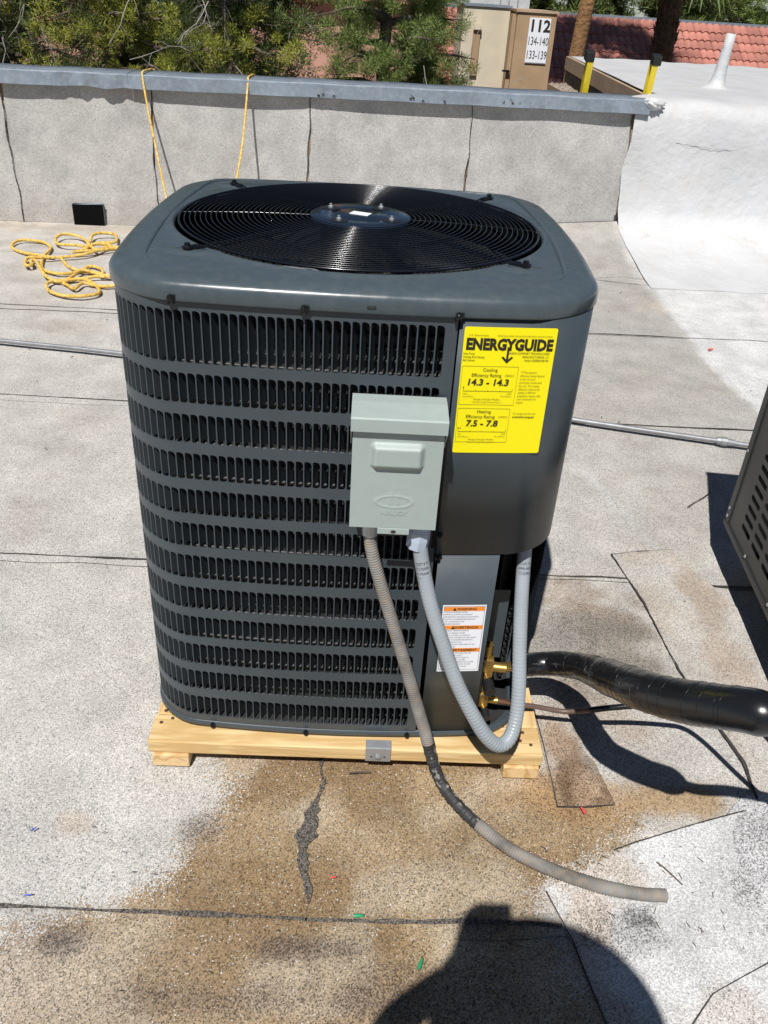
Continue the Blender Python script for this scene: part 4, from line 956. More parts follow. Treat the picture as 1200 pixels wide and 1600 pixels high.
eg = flat(hp, 'energy_label', 'yellow', .196, .370, .845, 1.094, .0042, 12, .004)
eg['label'] = 'yellow efficiency label with black lettering'
ftext(eg, 'ENERGYGUIDE', .0285, .283, 1.0615, 'ink', .0014, sx=.86)
MB().add([fmap(u, v, .0052) for u, v in ((.2795, 1.058), (.2835, 1.058), (.2835, 1.034), (.2795, 1.034), (.2815, 1.0275), (.2705, 1.0385), (.2735, 1.0405), (.2815, 1.0330), (.2895, 1.0405), (.2925, 1.0385))], [(0, 3, 2, 1), (4, 9, 8, 7), (4, 7, 6, 5)]).build('arrow', M['ink'], eg)
ftext(eg, 'U.S. Government', .0052, .205, 1.079, 'inkolive', align='LEFT'); ftext(eg, 'Federal law prohibits removal of this label before consumer purchase.', .0046, .362, 1.079, 'inkolive', align='RIGHT', sx=.8)
for i, t in enumerate(('Heat Pump', 'Cooling And Heating', 'Split System')): ftext(eg, t, .0056, .198, 1.0445-.0062*i, 'ink', align='LEFT', sx=.85)
for i, t in enumerate(('DAIKIN COMFORT TECHNOLOGIES', 'MANUFACTURING, L.P.', 'Model GSZB4024810A')): ftext(eg, t, .0058, .361, 1.0465-.0066*i, 'ink', align='RIGHT', sx=.85)
def frame_rect(parent, x0, x1, z0, z1, w=.0006, m='inkolive'):
    mb = MB()
    for a in ((x0, x1, z0, z0+w), (x0, x1, z1-w, z1), (x0, x0+w, z0, z1), (x1-w, x1, z0, z1)):
        mb.add([fmap(a[0], a[2], .005), fmap(a[1], a[2], .005), fmap(a[1], a[3], .005), fmap(a[0], a[3], .005)], [(0, 1, 2, 3)])
    return mb.build('box_rule', M[m], parent)
frame_rect(eg, .199, .306, .945, 1.021); frame_rect(eg, .199, .301, .868, .938)
for z, a, b, c, xm in ((1.014, 'Cooling', 'Efficiency Rating', '14.3 - 14.3', .2525), (.9315, 'Heating', 'Efficiency Rating', '7.5 - 7.8', .250)):
    ftext(eg, a, .0092, xm, z, sx=.95); ftext(eg, b, .0092, xm-.006, z-.0105, sx=.95); ftext(eg, '(SEER2)*' if 'C' in a else '(HSPF2)*', .0052, xm+.029, z-.0105, 'inkolive', align='LEFT')
    ftext(eg, c, .0175, xm-.002, z-.0245, 'ink', .0005, sx=1.08, shear=.1)
    mb = MB(); zz = z-.042
    for a4 in [(xm-.047, xm+.047, zz, zz+.0007)]+[(xm-.047+q*.0235, xm-.0464+q*.0235, zz, zz+(.003 if 0 < q < 4 else .006)) for q in range(5)]:
        mb.add([fmap(a4[0], a4[2], .005), fmap(a4[1], a4[2], .005), fmap(a4[1], a4[3], .005), fmap(a4[0], a4[3], .005)], [(0, 1, 2, 3)])
    for q in range(1 if 'C' in a else 2): mb.add([fmap(xm-.0485+.004*q, zz+.0085, .005), fmap(xm-.0455+.004*q, zz+.0085, .005), fmap(xm-.047+.004*q, zz+.0055, .005)], [(0, 2, 1)])
    mb.build('scale_bar', M['ink'], eg)
    ftext(eg, '14.3' if 'C' in a else '7.5', .005, xm-.047, zz-.005, 'inkolive', align='LEFT'); ftext(eg, '46.0' if 'C' in a else '14.0', .005, xm+.047, zz-.004, 'inkolive', align='RIGHT')
    ftext(eg, 'Least Efficient', .0038, xm-.047, zz-.010, 'inkolive', align='LEFT'); ftext(eg, 'Most Efficient', .0038, xm+.047, zz-.009, 'inkolive', align='RIGHT')
    ftext(eg, 'Range of Similar Models', .0052, xm, zz-.0155, 'inkolive'); ftext(eg, '*Seasonal Energy Efficiency Ratio 2', .004, xm, zz-.021, 'inkolive')
for i, t in enumerate(('***This system\'s', 'efficiency ratings depend', 'on the coil your', 'contractor installs with', 'this unit. The heating', 'efficiency rating varies', 'slightly in different', 'geographic regions. Ask', 'your contractor for', 'details.')):
    ftext(eg, t, .0058, .311, 1.0105-.0066*i, 'inkolive', align='LEFT', sx=.82)
ftext(eg, 'For energy cost info, visit', .0056, .307, .9285, 'inkolive', align='LEFT', sx=.78); ftext(eg, 'productinfo.energy.gov', .0058, .307, .9215, 'ink', .0001, align='LEFT', sx=.8)
# warning label
wl = flat(hp, 'warning_label', 'paper', .209, .308, .283, .474, .0022, 8)
wl['label'] = 'white warning label with three orange bands'
mb = MB()
for a in ((.212, .305, .288, .4705),):
    w = .0008
    for q in ((a[0], a[1], a[2], a[2]+w), (a[0], a[1], a[3]-w, a[3]), (a[0], a[0]+w, a[2], a[3]), (a[1]-w, a[1], a[2], a[3])):
        mb.add([fmap(q[0], q[2], .0026), fmap(q[1], q[2], .0026), fmap(q[1], q[3], .0026), fmap(q[0], q[3], .0026)], [(0, 1, 2, 3)])
mb.build('box_rule', M['ink'], wl)
for z, t in ((.4635, 'WARNING'), (.412, 'ADVERTENCIA'), (.347, 'AVERTISSEMENT')):
    flat(wl, 'orange_band', 'orange', .2128, .3042, z-.0055, z+.0055, .0028, 6)
    ftext(wl, t, .0092, .264, z, 'ink', .0002, off=.0034)
    V = [(.232, z-.004), (.2405, z-.004), (.23625, z+.0042)]; MB().add([fmap(u, v, .0034) for u, v in V], [(0, 1, 2)]).build('hazard_triangle', M['ink'], wl)
wt = {.455: 6, .403: 8, .338: 8}; words = 'HAZARDOUS VOLTAGE DISCONNECT ALL ELECTRIC POWER BEFORE SERVICING FAILURE MAY CAUSE DEATH OR INJURY TENSION ELEVADA DESCONECTE TODA LA ENERGIA ANTES DEL SERVICIO COUPER LE COURANT AVANT REPARATION'.split()
rr = random.Random(3)
for z, n in wt.items():
    for i in range(n):
        t = ' '.join(words[(i*5+int(z*100)+k) % len(words)] for k in range(4 if i < n-1 else 2)); t = t[:30]
        ftext(wl, t, .0048, .2145, z-.0066*i, 'inkgrey', align='LEFT', off=.003, sx=.9)
# side sticker on the right face
V = []
for z in (.70, .93):
    for y in np.linspace(-.33, -.20, 5): V.append((HW+BOW*(1-(y/HW)**2)+.0042, y, z))
rs_ = MB().grid(V, 5, 2).build('rating_sticker', M['paper'], hp)
MB().add([(HW+BOW*(1-(y/HW)**2)+.0048, y, z) for z in (.80, .812) for y in (-.33, -.20)], [(0, 1, 3, 2)]).build('blue_stripe', M['bluepr'], rs_)

# service valves in the recess
def valve(x, y, z, s, nm='service_valve'):
    v = link(nm, None, hp); v.location = (x, y, z); v.empty_display_size = .05
    MB().box(-.016*s, .016*s, -.016*s, .016*s, -.022*s, .03*s, None, .004).build('valve_body', M['brass'], v)
    cyl((0, 0, .03*s), (0, 0, .062*s), .012*s, 6).build('valve_stem', M['brass'], v)
    cyl((.0, 0, 0), (.045*s, -.006, 0), .0115*s, 14).build('valve_outlet', M['brass'], v)
    cyl((0, -.016*s, -.012*s), (.004, -.04*s, -.014*s), .007*s, 10).build('service_port', M['brass'], v)
    cyl((.004, -.036*s, -.014*s), (.006, -.066*s, -.016*s), .0125*s, 12).build('port_cap', M['blackmatte'], v)
    return v
valve(.362, -.365, .228, 1.15); valve(.36, -.40, .150, .85)
MB().box(.340, .346, -.43, -.30, .09, .29).build('valve_bracket', M['cab'], hp)

# ================================================================== DISCONNECT BOX
db = thing('disconnect_box', 'small grey-green electrical disconnect box fixed to the louvred front', 'electrical box', (.005, -.019, .009)); db.scale = (1.012, 1, 1.043)
bx0, bx1, fyb = .002, .172, -.546
MB().box(bx0+.004, bx1-.004, fyb+.008, -.456, .716, .944, None, .002).build('back_box', M['boxgrey'], db)
# hood: sloping top, front lip
hx0, hx1 = bx0-.003, bx1+.003; H = [(-.466, .9575), (-.50, .9575), (fyb-.010, .951), (fyb-.012, .948), (fyb-.012, .924), (fyb-.010, .924), (fyb-.009, .946), (-.50, .953), (-.466, .953)]
V = [(x, y, z) for x in (hx0, hx1) for y, z in H]; n = len(H)
MB().add(V, [(i, n+i, n+(i+1) % n, (i+1) % n) for i in range(n)]).build('rain_hood', M['boxgrey'], db)
for x in (hx0, hx1-.002): MB().add([(x, -.466, .953), (x, fyb-.009, .946), (x, fyb-.009, .924), (x, fyb+.02, .885), (x, -.466, .885), (x+.002, -.466, .953), (x+.002, fyb-.009, .946), (x+.002, fyb-.009, .924), (x+.002, fyb+.02, .885), (x+.002, -.466, .885)], [(0, 1, 2, 3, 4), (5, 9, 8, 7, 6), (2, 7, 8, 3), (3, 8, 9, 4)]).build('hood_cheek', M['boxgrey'], db)
# cover with pressed raised rectangle and embossed oval
cv = [[0]*1]; nx_, nz_ = 86, 104; cx0, cx1, cz0, cz1 = bx0+.001, bx1-.001, .7185, .9215; V = []
def rr_sd(u, v, hw, hh, r): qx, qy = abs(u)-hw+r, abs(v)-hh+r; return math.hypot(max(qx, 0), max(qy, 0))+min(max(qx, qy), 0)-r
for j in range(nz_):
    for i in range(nx_):
        x = cx0+(cx1-cx0)*i/(nx_-1); z = cz0+(cz1-cz0)*j/(nz_-1)
        d = rr_sd(x-.0875, z-.8735, .052, .0285, .012); t = min(1, max(0, -d/.013)); h = .0125*(t*t*(3-2*t))
        e = math.hypot((x-.087)/.034, (z-.777)/.0125); h += .0012*math.exp(-((e-1)/.11)**2)
        for xc in (.0805, .0935):
            if abs(x-xc) < .0035 and .770 < z < .796: h += .0011*(1-abs(abs(x-xc)-.0028)/.0028*1.0 if abs(x-xc) > .0014 else 0)
        V.append((x, fyb-h, z))
cov = MB().grid(V, nx_, nz_).build('cover', M['boxgrey'], db)
cov_edge = MB(); cov_edge.box(cx0, cx1, fyb+.0005, fyb+.007, cz0, cz1); cov_edge.build('cover_edge', M['boxgrey'], db)
V, F = text_mesh('HALEX', .0135, .0003, 'CENTER', 1.25); bm = bmesh.new(); vs = [bm.verts.new((.087+u, fyb-.0002, .7525+v)) for u, v in V]
for f in F:
    try: bm.faces.new([vs[i] for i in f])
    except ValueError: pass
r_ = bmesh.ops.extrude_face_region(bm, geom=bm.faces[:]); bmesh.ops.translate(bm, verts=[g_ for g_ in r_['geom'] if isinstance(g_, bmesh.types.BMVert)], vec=(0, -.0008, 0)); bmesh.ops.recalc_face_normals(bm, faces=bm.faces[:])
me = bpy.data.meshes.new('embossed_lettering'); bm.to_mesh(me); bm.free(); me.materials.append(M['boxgrey']); link('embossed_lettering', me, db)
# tab with hole
pts = []
for k in range(5): a = R_(180+22.5*k); pts.append((.066+.007*math.cos(a), .7145+.007*math.sin(a)))
for k in range(5): a = R_(270+22.5*k); pts.append((.112+.007*math.cos(a), .7145+.007*math.sin(a)))
n = 16; hc = (.089, .7135); ring = [(hc[0]+.0055*math.cos(2*math.pi*k/n), hc[1]+.0035*math.sin(2*math.pi*k/n)) for k in range(n)]
tb2 = MB().box(.058, .120, fyb-.004, fyb-.002, .7075, .7205, None, .0009); tb2.build('lock_tab', M['boxgrey'], db)
MB().lathe([(.0052, 0), (.0052, .0006)], 16, Matrix.Translation((.089, fyb-.0041, .7135))@Matrix.Rotation(math.pi/2, 4, 'X')@Matrix.Diagonal((1, .65, 1, 1)), False).build('tab_hole', M['void'], db)
MB().box(bx1+.004, .187, -.459, -.449, .62, .90).build('mounting_rail', M['screw'], db)

# ================================================================== CONDUITS
def ribbed(pts, r, amp, pitch, sag=None, n=20, per=10):
    P, L_ = resample(spline(pts, per), pitch/4); R = []
    for i in range(len(P)):
        f = i/(len(P)-1); a = amp(f) if callable(amp) else amp; rr = r(f) if callable(r) else r
        R.append(rr+a*(.5+.5*math.cos(i*math.pi/2)))
    return P, R
# new grey conduit
gc = thing('flexible_conduit', 'new smooth grey flexible conduit looping from the disconnect box into the unit', 'conduit')
cp = [(.151, -.523, .712), (.162, -.530, .653), (.184, -.550, .569), (.216, -.570, .482), (.259, -.595, .378), (.308, -.613, .289), (.340, -.617, .240), (.370, -.610, .211), (.395, -.592, .214), (.409, -.566, .248), (.412, -.535, .308), (.406, -.485, .419), (.403, -.44, .512), (.402, -.405, .599), (.400, -.39, .68)]
P, R = ribbed(cp, .0158, lambda f: .0003+.0011*math.exp(-((f-.50)/.17)**2), .0085)
MB().tube(P, R, 22).build('conduit', M['conduit'], gc)
A = Matrix.Translation((.1505, -.522, .716))@Matrix.Rotation(.09, 4, 'Y')
MB().lathe([(.019, .034), (.019, .046), (.014, .05)], 20, A, False).build('locknut', M['pvcblue'], gc)
MB().lathe([(.0165, -.030), (.0225, -.026), (.0235, -.005), (.0225, .012), (.019, .022), (.018, .04)], 8, A, False).build('hex_fitting', M['pvcblue'], gc)
def tubetext(P, i0, radius, lines, size, face, parent, m='inkgrey'):
    p = P[i0]; T = (P[i0+3]-P[i0-3]).normalized(); f = Vector(face); f = (f-T*f.dot(T)).normalized(); sd = T.cross(f)*-1
    if sd.x < 0: sd = -sd
    for k, t in enumerate(lines):
        V, F = text_mesh(t, size, .0002, 'CENTER', .9); c = p+T*(k*size*1.35); o = []
        for u, v in V: a = u/radius; o.append(c-T*v+f*radius*math.cos(a)+sd*radius*math.sin(a))
        MB().add(o, F).build('printed_marking', M[m], parent)
tubetext(P, 26, .0168, ('1/2713 P', 'C173404', 'C PERMI', 'TC DMC', 'TYPE LFNC', 'METRIC'), .0085, (-.1, -1, .35), gc)
k_ = len(P)-58
tubetext(P, k_, .0166, ('AL-LIMIT', 'METRIC 16', 'TC CSC', 'TYPE LF', 'TEMP MOI', 'C173404')[::-1], .0085, (0, -1, .35), gc)
for o in gc.children[-6:]:
    pass
# old dirty whip
ow = thing('weathered_conduit', 'dirty weathered flexible conduit hanging from the box to its cut end on the roof', 'conduit')
op = [(.050, -.523, .74), (.051, -.523, .707), (.060, -.527, .66), (.088, -.532, .565), (.125, -.538, .447), (.158, -.545, .339), (.185, -.552, .25), (.207, -.558, .179), (.224, -.565, .118), (.243, -.580, .070), (.273, -.615, .040), (.328, -.672, .023), (.408, -.747, .0215), (.501, -.797, .0215), (.594, -.83, .0215), (.675, -.845, .0215), (.731, -.847, .0215)]
P, R = ribbed(op, lambda f: .0118+.0022*f, lambda f: (.0018+.0008*f) if f < .93 else .0004, .0060, n=18)
ka, kb = int(len(P)*.47), int(len(P)*.66)
MB().tube(P[:ka+1], R[:ka+1], 16).build('conduit', M['oldhose'], ow); MB().tube(P[kb:], R[kb:], 16).build('conduit', M['oldhose'], ow)
Q = P[ka-2:kb+3]; MB().tube(Q, [.0138+.0006*math.sin(i*.9)+.0006*math.sin(i*.37) for i in range(len(Q))], 16).build('split_jacket', M['oldhoseblack'], ow)
mfl = MB(); rq = random.Random(5)
for i in range(10, len(Q)-2, 1):
    if rq.random() < .12:
        p = Q[i]; a = rq.uniform(-1, 1.2); T = (Q[i+1]-Q[i-1]).normalized(); s = T.cross(Vector((0, 0, 1))).normalized(); u = s.cross(T)
        d = (u*math.cos(a)+s*math.sin(a)); c = p+d*.0146; e = T.cross(d)
        L1, L2 = rq.uniform(.004, .012), rq.uniform(.002, .005)
        mfl.add([c-T*L1, c-e*L2+d*.001, c+T*L1, c+e*L2-d*.0006], [(0, 1, 2, 3)])
mfl.build('torn_flake', M['oldhose'], ow)
MB().lathe([(.0155, -.020), (.0165, -.018), (.0165, .008), (.014, .02)], 12, Matrix.Translation((.050, -.523, .735)), False).build('steel_connector', M['silver'], ow)
cyl(Vector(op[-1])+Vector((.0006, 0, 0)), Vector(op[-1])+Vector((.0012, 0, 0)), .0115, 16).build('open_end', M['void'], ow)

# insulated suction line
ip = thing('insulated_pipe', 'thick black tape-wrapped insulated pipe rising to the right from the valves', 'pipe')
pp = [(.397, -.370, .229), (.44, -.345, .212), (.50, -.318, .198), (.555, -.332, .215), (.592, -.420, .285), (.590, -.540, .375), (.584, -.655, .463), (.592, -.770, .545), (.628, -.838, .590), (.665, -.895, .635), (.700, -.928, .660), (.742, -.958, .672)]
P, L_ = resample(spline(pp, 8), .008); R = []
for i in range(len(P)):
    f = i/(len(P)-1); r = .031+.0085*min(1, max(0, (f-.15)/.4)); R.append(r+.0008*((i*.22) % 1)-.0004+.0008*math.sin(i*.31))
    if f > .965: R[-1] *= 1-.45*((f-.965)/.035)**1.5
k1 = 9
MB().tube(P[k1:], R[k1:], 26).build('tape_wrap', M['tape'], ip)
# overlapping tape edges
te = MB()
for i in range(k1+3, len(P)-6, 3):
    if (i*7) % 5 == 0: continue
    T = (P[i+1]-P[i-1]).normalized(); u = T.orthogonal().normalized(); w = T.cross(u); ph = i*1.9
    te.tube([P[i]+(u*math.cos(a)+w*math.sin(a))*(R[i]+.0004)+T*.012*math.sin(a+ph) for a in np.linspace(0, 2*math.pi, 27)[:-1]], .0003, 4, False, True, True)
te.build('tape_edge', M['tape'], ip)
cyl(P[0], P[k1+1], .0125, 16).build('copper_stub', M['brass'], ip)
tail = spline([P[-3], (.78, -.96, .66), (.87, -.93, .61), (.98, -.88, .50), (1.07, -.82, .35), (1.11, -.76, .16), (1.11, -.75, .03)], 8)
MB().tube(tail, .016, 14).build('tape_wrap', M['tape'], ip)
MB().tube([(1.11, -.75, .0), (1.11, -.75, .09), (1.11, -.75, .1)], [.05, .045, .02], 20).build('roof_boot', M['tape'], ip)
# thin liquid line
ll = thing('copper_liquid_line', 'thin copper line curving from the lower valve below the black pipe', 'pipe')
lp = [(.388, -.404, .149), (.42, -.402, .143), (.46, -.395, .128), (.500, -.384, .113), (.54, -.376, .098), (.5825, -.376, .091), (.618, -.388, .106), (.642, -.405, .128)]
Pl = spline(lp, 8); MB().tube(Pl[:12], .0072, 12).build('bare_copper', M['copper'], ll); MB().tube(Pl[11:], .0066, 12).build('dull_copper', M['copperdull'], ll)
MB().tube(spline([(.639, -.402, .125), (.69, -.42, .155), (.76, -.43, .175), (.85, -.43, .17), (.892, -.466, .21), (.914, -.558, .29), (.96, -.66, .3), (1.05, -.75, .2), (1.09, -.78, .02)], 8), .0078, 10).build('black_sleeve', M['tape'], ll)
# metal hold-down clip
br = thing('metal_bracket', 'small galvanised steel bracket screwed to the front plank of the frame', 'bracket', (.100, -.520, .002))
m = MB(); m.box(-.031, .031, -.0065, -.0045, .046, .0905, None, .0008); m.box(-.031, .031, -.0045, .022, .0885, .0905, None, .0008); m.build('plate', M['silver'], br)
MB().lathe([(.0075, 0), (.0075, .003), (.003, .005)], 8, Matrix.Translation((0, -.0068, .062))@Matrix.Rotation(math.pi/2, 4, 'X'), False).build('screw_head', M['silver'], br)
for x in (-.016, .016): MB().lathe([(.0025, 0), (.0025, .0005)], 8, Matrix.Translation((x, -.0066, .062))@Matrix.Rotation(math.pi/2, 4, 'X'), False).build('punched_hole', M['void'], br)

# ground conduit crossing behind the unit
ec = thing('steel_conduit', 'long galvanised conduit lying across the roof behind the heat pump', 'conduit')
ep = [(*sv(a, b), .03) for a, b in ((-3.2, 2.46), (-1.833, 2.215), (-1.207, 2.107), (-.2, 1.87), (.984, 1.52), (1.56, 1.365))]
MB().tube(spline(ep, 6), 0.0112, 12).build('tube', M['emt'], ec)
c0 = Vector(ep[-1]); d = c0-Vector(ep[-2]); d.normalize()
MB().tube([c0, c0+d*.018, c0+d*.02, c0+d*.045, c0+d*.047, c0+d*.075], [.016, .018, .021, .021, .017, .015], 10, True, False).build('coupling', M['emt'], ec)
MB().tube([c0+d*.075, c0+d*1.2], 0.0112, 12).build('tube', M['emt'], ec)

# ================================================================== SECOND UNIT (right edge)
su = thing('second_condenser', 'grey condenser, colour darkened for shade, with oval slots cut off at the right edge', 'air conditioner', (1.2933, .4806, 0), R_(-6))
# local axes: x to the right, y away; its left face lies on x=0, y from -0.8 to 0
ZL, ZU = .181, 1.0
def slotted(x0f, L0, L1, nm, axis_='y'):
    m = MB(); pitch_v, pitch_u = .0365, .112; nu_ = int((L1-L0-.04)/pitch_u); nv = 21
    us = L0+.02; vs = ZL+.045
    def pt(u, v): return (x0f, u, v) if axis_ == 'y' else (u, x0f, v)
    def quad(a, b, c, d_): m.add([pt(a, c), pt(b, c), pt(b, d_), pt(a, d_)], [(0, 1, 2, 3)])
    U1 = us+nu_*pitch_u; V1 = vs+nv*pitch_v
    quad(L0, L1, ZL, vs); quad(L0, L1, V1, ZU); quad(L0, us, vs, V1); quad(U1, L1, vs, V1)
    for a in range(nu_):
        for b in range(nv):
            cu, cv_ = us+(a+.5)*pitch_u, vs+(b+.5)*pitch_v; r = .0085; hl = .044
            H_ = []
            for k in range(5): an = R_(-90+45*k); H_.append((cu+hl-r+r*math.cos(an), cv_+r*math.sin(an)))
            for k in range(5): an = R_(90+45*k); H_.append((cu-hl+r+r*math.cos(an), cv_+r*math.sin(an)))
            hw, hh = pitch_u/2, pitch_v/2
            O = [(cu+hl-r, cv_-hh), (cu+hw, cv_-hh), (cu+hw, cv_), (cu+hw, cv_+hh), (cu+hl-r, cv_+hh), (cu-hl+r, cv_+hh), (cu-hw, cv_+hh), (cu-hw, cv_), (cu-hw, cv_-hh), (cu-hl+r, cv_-hh)]
            m.add([pt(*p) for p in H_+O], [(i, (i+1) % 10, 10+(i+1) % 10, 10+i) for i in range(10)])
    return m.build(nm, M['cab2'], su)
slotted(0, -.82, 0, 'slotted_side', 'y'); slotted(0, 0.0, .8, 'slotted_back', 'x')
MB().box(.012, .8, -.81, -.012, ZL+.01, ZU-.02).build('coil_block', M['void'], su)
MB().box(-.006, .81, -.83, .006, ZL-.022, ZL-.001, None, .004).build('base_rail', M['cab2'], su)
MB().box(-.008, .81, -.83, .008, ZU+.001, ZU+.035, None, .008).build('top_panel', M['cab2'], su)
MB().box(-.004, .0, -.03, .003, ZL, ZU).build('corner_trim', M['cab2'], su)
for y, z in ((-.014, ZL+.02), (-.014, ZL+.05), (-.014, .45), (-.014, .72), (-.25, ZL+.012), (-.5, ZL+.012)):
    MB().lathe([(.006, 0), (.006, .002), (.003, .004)], 8, Matrix.Translation((-.005, y, z))@Matrix.Rotation(-math.pi/2, 4, 'Y'), False).build('screw', M['silver'], su)
for x, y in ((.16, -.1), (.16, -.72), (.7, -.1), (.7, -.72)): MB().box(x, x+.09, y-.05, y+.05, .002, ZL-.022).build('stand_leg', M['pine'], su)

# ================================================================== ROPES
def rope(name, label, pts, r=.0075, per=8):
    pts = [(p[0]*1.01, p[1]-.135-(.0445*-(p[0]+1.2)), p[2]*(.985 if p[2] > .6 else 1)) for p in pts]; return tag(MB().tube(spline(pts, per), r, 8).build(name, M['rope']), label, 'rope', 'yellow ropes hanging over the parapet')
rope('rope', 'yellow rope hanging over the parapet cap, the left one of two', [(-1.60, 5.22, .3), (-1.60, 5.17, 1.0), (-1.61, 5.13, 1.085), (-1.615, 5.0, 1.094), (-1.615, 4.86, 1.094), (-1.615, 4.834, 1.06), (-1.58, 4.77, .86), (-1.52, 4.66, .60), (-1.44, 4.5, .31), (-1.38, 4.4, .12), (-1.36, 4.33, .02), (-1.42, 4.2, .012)])
rope('rope', 'yellow rope hanging over the parapet cap behind the heat pump, the right one of two', [(-.88, 5.22, .3), (-.88, 5.17, 1.0), (-.88, 5.13, 1.087), (-.885, 5.0, 1.096), (-.885, 4.86, 1.096), (-.885, 4.834, 1.06), (-.895, 4.74, .88), (-.905, 4.6, .68), (-.92, 4.42, .50), (-.95, 4.25, .3), (-.99, 4.1, .1), (-1.0, 4.05, .015)])
loops = [[(-2.087, 3.842), (-2.219, 3.874), (-2.328, 3.94), (-2.433, 4.053), (-2.469, 4.16), (-2.43, 4.25), (-2.294, 4.247), (-2.206, 4.14), (-2.165, 4.013), (-2.156, 3.858), (-2.097, 3.638), (-2.03, 3.52), (-1.921, 3.453), (-1.846, 3.514), (-1.82, 3.607), (-1.789, 3.67), (-1.701, 3.602), (-1.675, 3.53), (-1.732, 3.541), (-1.795, 3.523), (-1.848, 3.564), (-1.934, 3.666), (-2.025, 3.825)],
 [(-1.40, 3.30), (-1.562, 3.238), (-1.637, 3.249), (-1.717, 3.26), (-1.734, 3.145), (-1.797, 3.225), (-1.842, 3.286), (-1.756, 3.347), (-1.655, 3.269), (-1.585, 3.145), (-1.583, 3.059), (-1.652, 2.996), (-1.756, 3.012), (-1.854, 3.083), (-1.906, 3.163), (-1.916, 3.252), (-1.858, 3.335), (-1.757, 3.351), (-1.681, 3.407), (-1.5, 3.43), (-1.35, 3.5)],
 [(-1.45, 4.2), (-1.777, 4.144), (-1.853, 3.968), (-1.916, 3.886), (-2.016, 3.841), (-2.093, 3.794), (-2.166, 3.76), (-2.227, 3.776), (-2.22, 3.696), (-2.171, 3.574), (-2.14, 3.59), (-2.188, 3.702), (-2.17, 3.732), (-2.071, 3.54), (-1.981, 3.37), (-1.88, 3.28), (-1.825, 3.336), (-1.791, 3.511), (-1.63, 3.439), (-1.4, 3.45)],
 [(-1.956, 4.096), (-2.009, 4.101), (-2.102, 4.114), (-2.173, 4.177), (-2.211, 4.294), (-2.19, 4.395), (-2.098, 4.397), (-2.008, 4.301), (-1.933, 4.145), (-1.851, 4.012), (-1.818, 4.106), (-1.791, 4.172), (-1.891, 4.153), (-1.928, 4.027), (-1.96, 4.264), (-1.988, 4.418), (-1.943, 4.477), (-1.842, 4.48), (-1.791, 4.327), (-1.785, 4.234), (-1.885, 4.185), (-1.932, 4.115), (-1.948, 3.994), (-1.969, 3.919), (-1.847, 3.998), (-1.7, 4.115), (-1.42, 4.2)]]
m = MB(); rq = random.Random(9)
for li, L_ in enumerate(loops):
    P = [(*sv(x, y), .014+.011*(.5+.5*math.sin(i*1.7+li*2))+.006*li) for i, (x, y) in enumerate(L_)]; m.tube(spline(P, 8), .0105, 8)
tag(m.build('rope_coil', M['rope']), 'tangled coil of yellow braided rope lying on the roof left of the heat pump', 'rope')

# ================================================================== SMALL DEBRIS
def bit(name, label, cat, m, x, y, L, w, a, z=.012, group=None):
    x, y = sv(x, y); A = Matrix.Translation((x, y, z))@Matrix.Rotation(a, 4, 'Z'); mb = MB().tube([A@Vector((-L/2, 0, 0)), A@Vector((L*.1, 0, .001)), A@Vector((L/2, 0, .0))], [w, w*.95, w*.6], 10); return tag(mb.build(name, M[m]), label, cat, group)
bit('plastic_sleeve', 'green plastic sleeve lying on the dark seam in front of the frame', 'debris', 'green', .049, -.888, .020, .004, .05, .014, 'coloured plastic sleeves on the roofing')
bit('plastic_sleeve', 'green plastic sleeve lying inside the shadow at the bottom', 'debris', 'green', .169, -.983, .022, .0038, 1.2, .012, 'coloured plastic sleeves on the roofing')
bit('plastic_sleeve', 'red plastic strip lying right of the frame near the stained patch', 'debris', 'red', .562, -.612, .018, .0035, 1.9, .012, 'coloured plastic sleeves on the roofing')
bit('plastic_scrap', 'tiny red scrap on the brown stain right of the long tar streak', 'debris', 'red', -.006, -.801, .014, .0022, .2)
bit('plastic_scrap', 'tiny blue scrap on pale granules near the left end of the seam', 'debris', 'blue', -.617, -.857, .014, .0018, .1)
bit('plastic_scrap', 'small curved dark blue scrap on pale granules at left', 'debris', 'blue', -.66, -.70, .012, .0018, .9)
bit('red_scrap', 'small dark red scrap on the white coated area at right', 'debris', 'red', 1.962, 2.59, .03, .006, .3)
tq = random.Random(21)
def twig(label, pts, r=.0016):
    return tag(MB().tube(spline([(*sv(p[0], p[1]), p[2]) for p in pts], 4), r, 5).build('twig', M['bark']), label, 'twig')
twig('long brown twig on the roof near the shadow of the second unit', [(1.262, .81, .012), (1.30, .845, .015), (1.34, .88, .013), (1.39, .93, .014)], .002)
twig('bent dark twig on white granules near the right edge', [(.695, -.745, .012), (.71, -.765, .014), (.735, -.80, .012)])
twig('dark twig beside the tar streak', [(.02, -.52, .012), (.045, -.518, .014), (.07, -.515, .012)], .0025)
mb = MB()
for i in range(110):
    x = tq.uniform(-.9, 1.3); y = tq.uniform(-1.15, .6) if tq.random() < .6 else tq.uniform(-.9, -.55)
    if -.5 < x < .5 and -.53 < y < .5: continue
    a = tq.uniform(0, 3.14); l = tq.uniform(.002, .007); w = tq.uniform(.0005, .0011); c, s = math.cos(a), math.sin(a)
    mb.tube([(x-c*l, y-s*l, .011), (x, y, .0125), (x+c*l, y+s*l*.8, .011)], [w*.6, w, w*.5], 4)
for i in range(34):
    x = tq.uniform(.45, .85); y = tq.uniform(-.95, -.72); a = tq.gauss(2.2, .5); l = tq.uniform(.003, .009); c, s = math.cos(a), math.sin(a)
    mb.tube([(x-c*l, y-s*l, .011), (x+c*l, y+s*l, .012)], .0008, 4)
